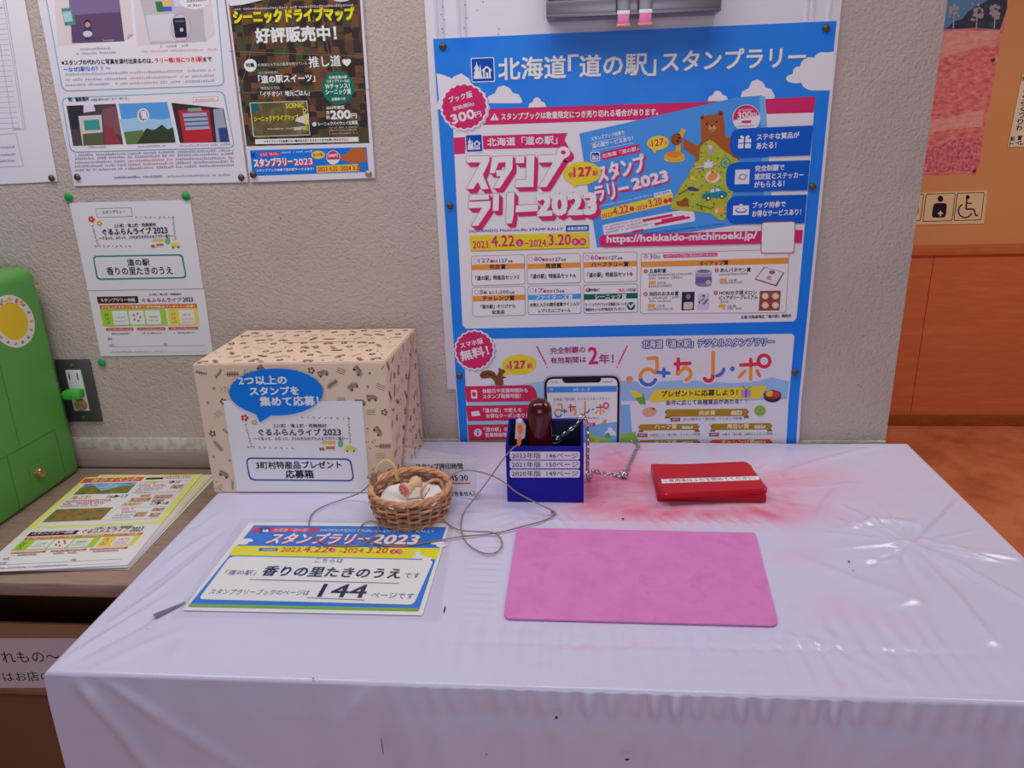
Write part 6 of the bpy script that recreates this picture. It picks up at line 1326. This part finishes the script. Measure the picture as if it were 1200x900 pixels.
def make_outlet():
    t = thing('wall_outlet', 'dark metal power outlet plate on the wall beside the green cabinet', 'outlet', onY(95, 460, -.004))
    st = mat('dark_steel', (92, 88, 92), .38, metal=.6); q = [onY(u, v, 0) for u, v in ((64, 421), (106, 420), (121, 495), (83, 497))]
    x0, x1, z0, z1 = -1.190, -1.094, TZ+.045, TZ+.217
    MB().box((x0, -.007, z0), (x1, 0, z1), st, .004).build('plate', t)
    w0 = mat('outlet_white', (206, 200, 206), .4); k = mat('slot_black', (30, 28, 30))
    cx = (x0+x1)/2
    si = MB().box((cx-.021, -.010, TZ+.078), (cx+.021, -.006, TZ+.190), w0, .002).build('socket_insert', t)
    mb = MB()
    for dx in (-.012, .010): mb.box((cx+dx-.0014, -.0106, TZ+.164), (cx+dx+.0014, -.0098, TZ+.182), k)
    mb.build('socket_slot', si)
    for z in (TZ+.060, TZ+.203): MB().tube([(cx, -.006, z), (cx, -.0092, z)], .004, mat('screw_steel', (150, 146, 146), .3, metal=.8), 10).build('screw', t)
    MB().tube([(cx+.003, -.009, TZ+.096), (cx+.003, -.018, TZ+.096)], [.017, .014], mat('brown_knob', (150, 116, 84), .4), 18).build('round_cap', si)
    g = mat('green_plug', (64, 168, 60), .4); t2 = thing('power_plug', 'green power plug pushed into the dark wall outlet', 'plug', (cx-.01, -.02, TZ+.126))
    MB().box((cx-.024, -.040, TZ+.118), (cx+.022, -.0106, TZ+.142), g, .006).build('plug_body', t2)
    MB().tube(smooth([(cx-.02, -.026, TZ+.130), (cx-.05, -.030, TZ+.124), (cx-.075, -.022, TZ+.10), (cx-.10, -.018, TZ+.06)]), .0045, g, 8).build('cord', t2)
make_outlet()

# ------------------------------------------------------------------ brochure holder at the top of the board
def make_holder():
    t = thing('document_tray', 'grey metal wall tray at the top edge of the white backing board', 'tray', (.265, -.035, TZ+.955))
    m = mat('brushed_steel', (122, 114, 124), .35, metal=.65); y = -.075
    z0 = onY(740, 17, y).z; x0, x1 = onY(640, 22, y).x, onY(845, 12, y).x
    MB().box((x0, y, z0), (x1, -.007, z0+.006), m, .001).build('bottom_plate', t)
    MB().box((x0, y, z0+.006), (x1, y+.004, z0+.030), m, .001).build('front_lip', t)
    MB().box((x0, -.010, z0+.006), (x1, -.0066, z0+.22), m, .001).build('back_plate', t)
    for x in (x0, x1-.004): MB().box((x, y+.004, z0+.006), (x+.004, -.010, z0+.20), m).build('side_plate', t)
    pk = mat('pink_rubber', (226, 120, 170), .45); cl = MATS['clear_plastic']; dk = MATS['slot_black']
    for u0, u1, v in ((723, 738, 29.4), (748.4, 764, 28)):
        yy = y-.010; a, b = onY(u0, v, yy), onY(u1, v, yy)
        s = thing('hanging_clip', ('right' if u0 > 740 else 'left') + ' one of the two pink tipped clips hanging on the grey wall tray', 'clip', (a+b)/2, 'clips on the wall tray')
        MB().box((a.x, yy, a.z+.010), (b.x, yy+.004, a.z+.075), m, .001).build('metal_arm', s)
        MB().box((a.x+.001, yy-.0006, a.z+.002), (b.x-.001, yy+.0045, a.z+.021), pk, .002).build('rubber_tip', s)
        MB().box((a.x, yy-.001, a.z+.019), (b.x, yy+.005, a.z+.026), MATS['white_plastic'], .001).build('white_band', s)
        MB().box((a.x-.0012, yy-.0008, a.z-.003), (b.x+.0012, yy+.005, a.z+.0025), mat('salmon_plastic', (226, 140, 130), .3), .0015).build('end_bead', s)
        MB().box((a.x-.002, yy+.001, a.z+.026), (a.x, yy+.004, a.z+.075), dk).build('spring_slot', s)
make_holder()

# ------------------------------------------------------------------ drawing pins
def pin_proto(name, m, r):
    t = thing(name, '', 'pin', (0, 0, 0))
    xf = Matrix.Rotation(math.pi/2, 4, 'X')
    MB().lathe([(.0004, 0), (r*.85, 0), (r, r*.25), (r*.8, r*.6), (r*.3, r*.8), (.0004, r*.82)], m, 14, xf).build('head', t, origin=(0, 0, 0))
    MB().tube([(0, 0, 0), (0, .004, 0)], .0006, MATS['chain_steel'], 5).build('point', t, origin=(0, 0, 0))
    return t
def pins():
    dk = mat('pin_bronze', (88, 74, 70), .35, metal=.5); lt = mat('pin_brass', (170, 140, 112), .35, metal=.5); gr = mat('pin_green', (24, 140, 72), .4)
    for m, nm, r, lst, g in ((dk, 'drawing_pin', .0080, (
            (61, 208.5, -.0028, 'dark pin at the lower corner of the schedule sheet'), (91, 207.5, -.0033, 'dark pin at the lower corner of the photo guide poster beside the schedule sheet'),
            (283, 208, -.0033, 'dark pin at the lower corner of the photo guide poster beside the camouflage poster'), (297, 204.6, -.0052, 'dark pin through the blue strip of the camouflage poster'),
            (519, 54.5, -.0115, 'dark pin in the upper corner of the big blue poster, above the price badge'), (527.5, 241, -.0115, 'dark pin in the blue margin beside the rally title'), (538.6, 440.5, -.0115, 'dark pin in the blue margin beside the squirrel picture'),
            (968, 33, -.0115, 'dark pin in the upper corner of the big blue poster, above the large cloud'), (952, 218.5, -.0115, 'brownish pin in the blue margin beside the advantage banners'), (931.6, 436, -.0115, 'dark pin in the blue margin beside the app title')), 'dark pins holding the posters'),
            (lt, 'drawing_pin', .0080, ((432, 203.6, -.0052, 'pale brass pin through the blue strip of the camouflage poster'),), None),
            (gr, 'push_pin', .0105, ((81, 230.8, -.0003, 'green push pin above the corner of the festival notice nearest the green cabinet'), (218.4, 229.6, -.0003, 'green push pin above the other upper corner of the festival notice'), (120, 424.6, -.0003, 'green push pin in the bare wall under the stamp card sheet')), 'green push pins in the wall'),
            (dk, 'drawing_pin', .0075, ((1164, 70, 1.8455, 'tiny dark pin on the wavy edge of the flower field poster'), (1142, 200, 1.8455, 'tiny dark pin at the lower corner of the flower field poster')), 'pins in the flower poster')):
        proto = None
        for u, v, y, lab in lst:
            loc = onY(u, v, y)
            if proto is None: o = proto = pin_proto(nm, m, r); o.location = loc
            else: o = copy_tree(proto, loc)
            o['label'] = lab
            if g: o['group'] = g
pins()
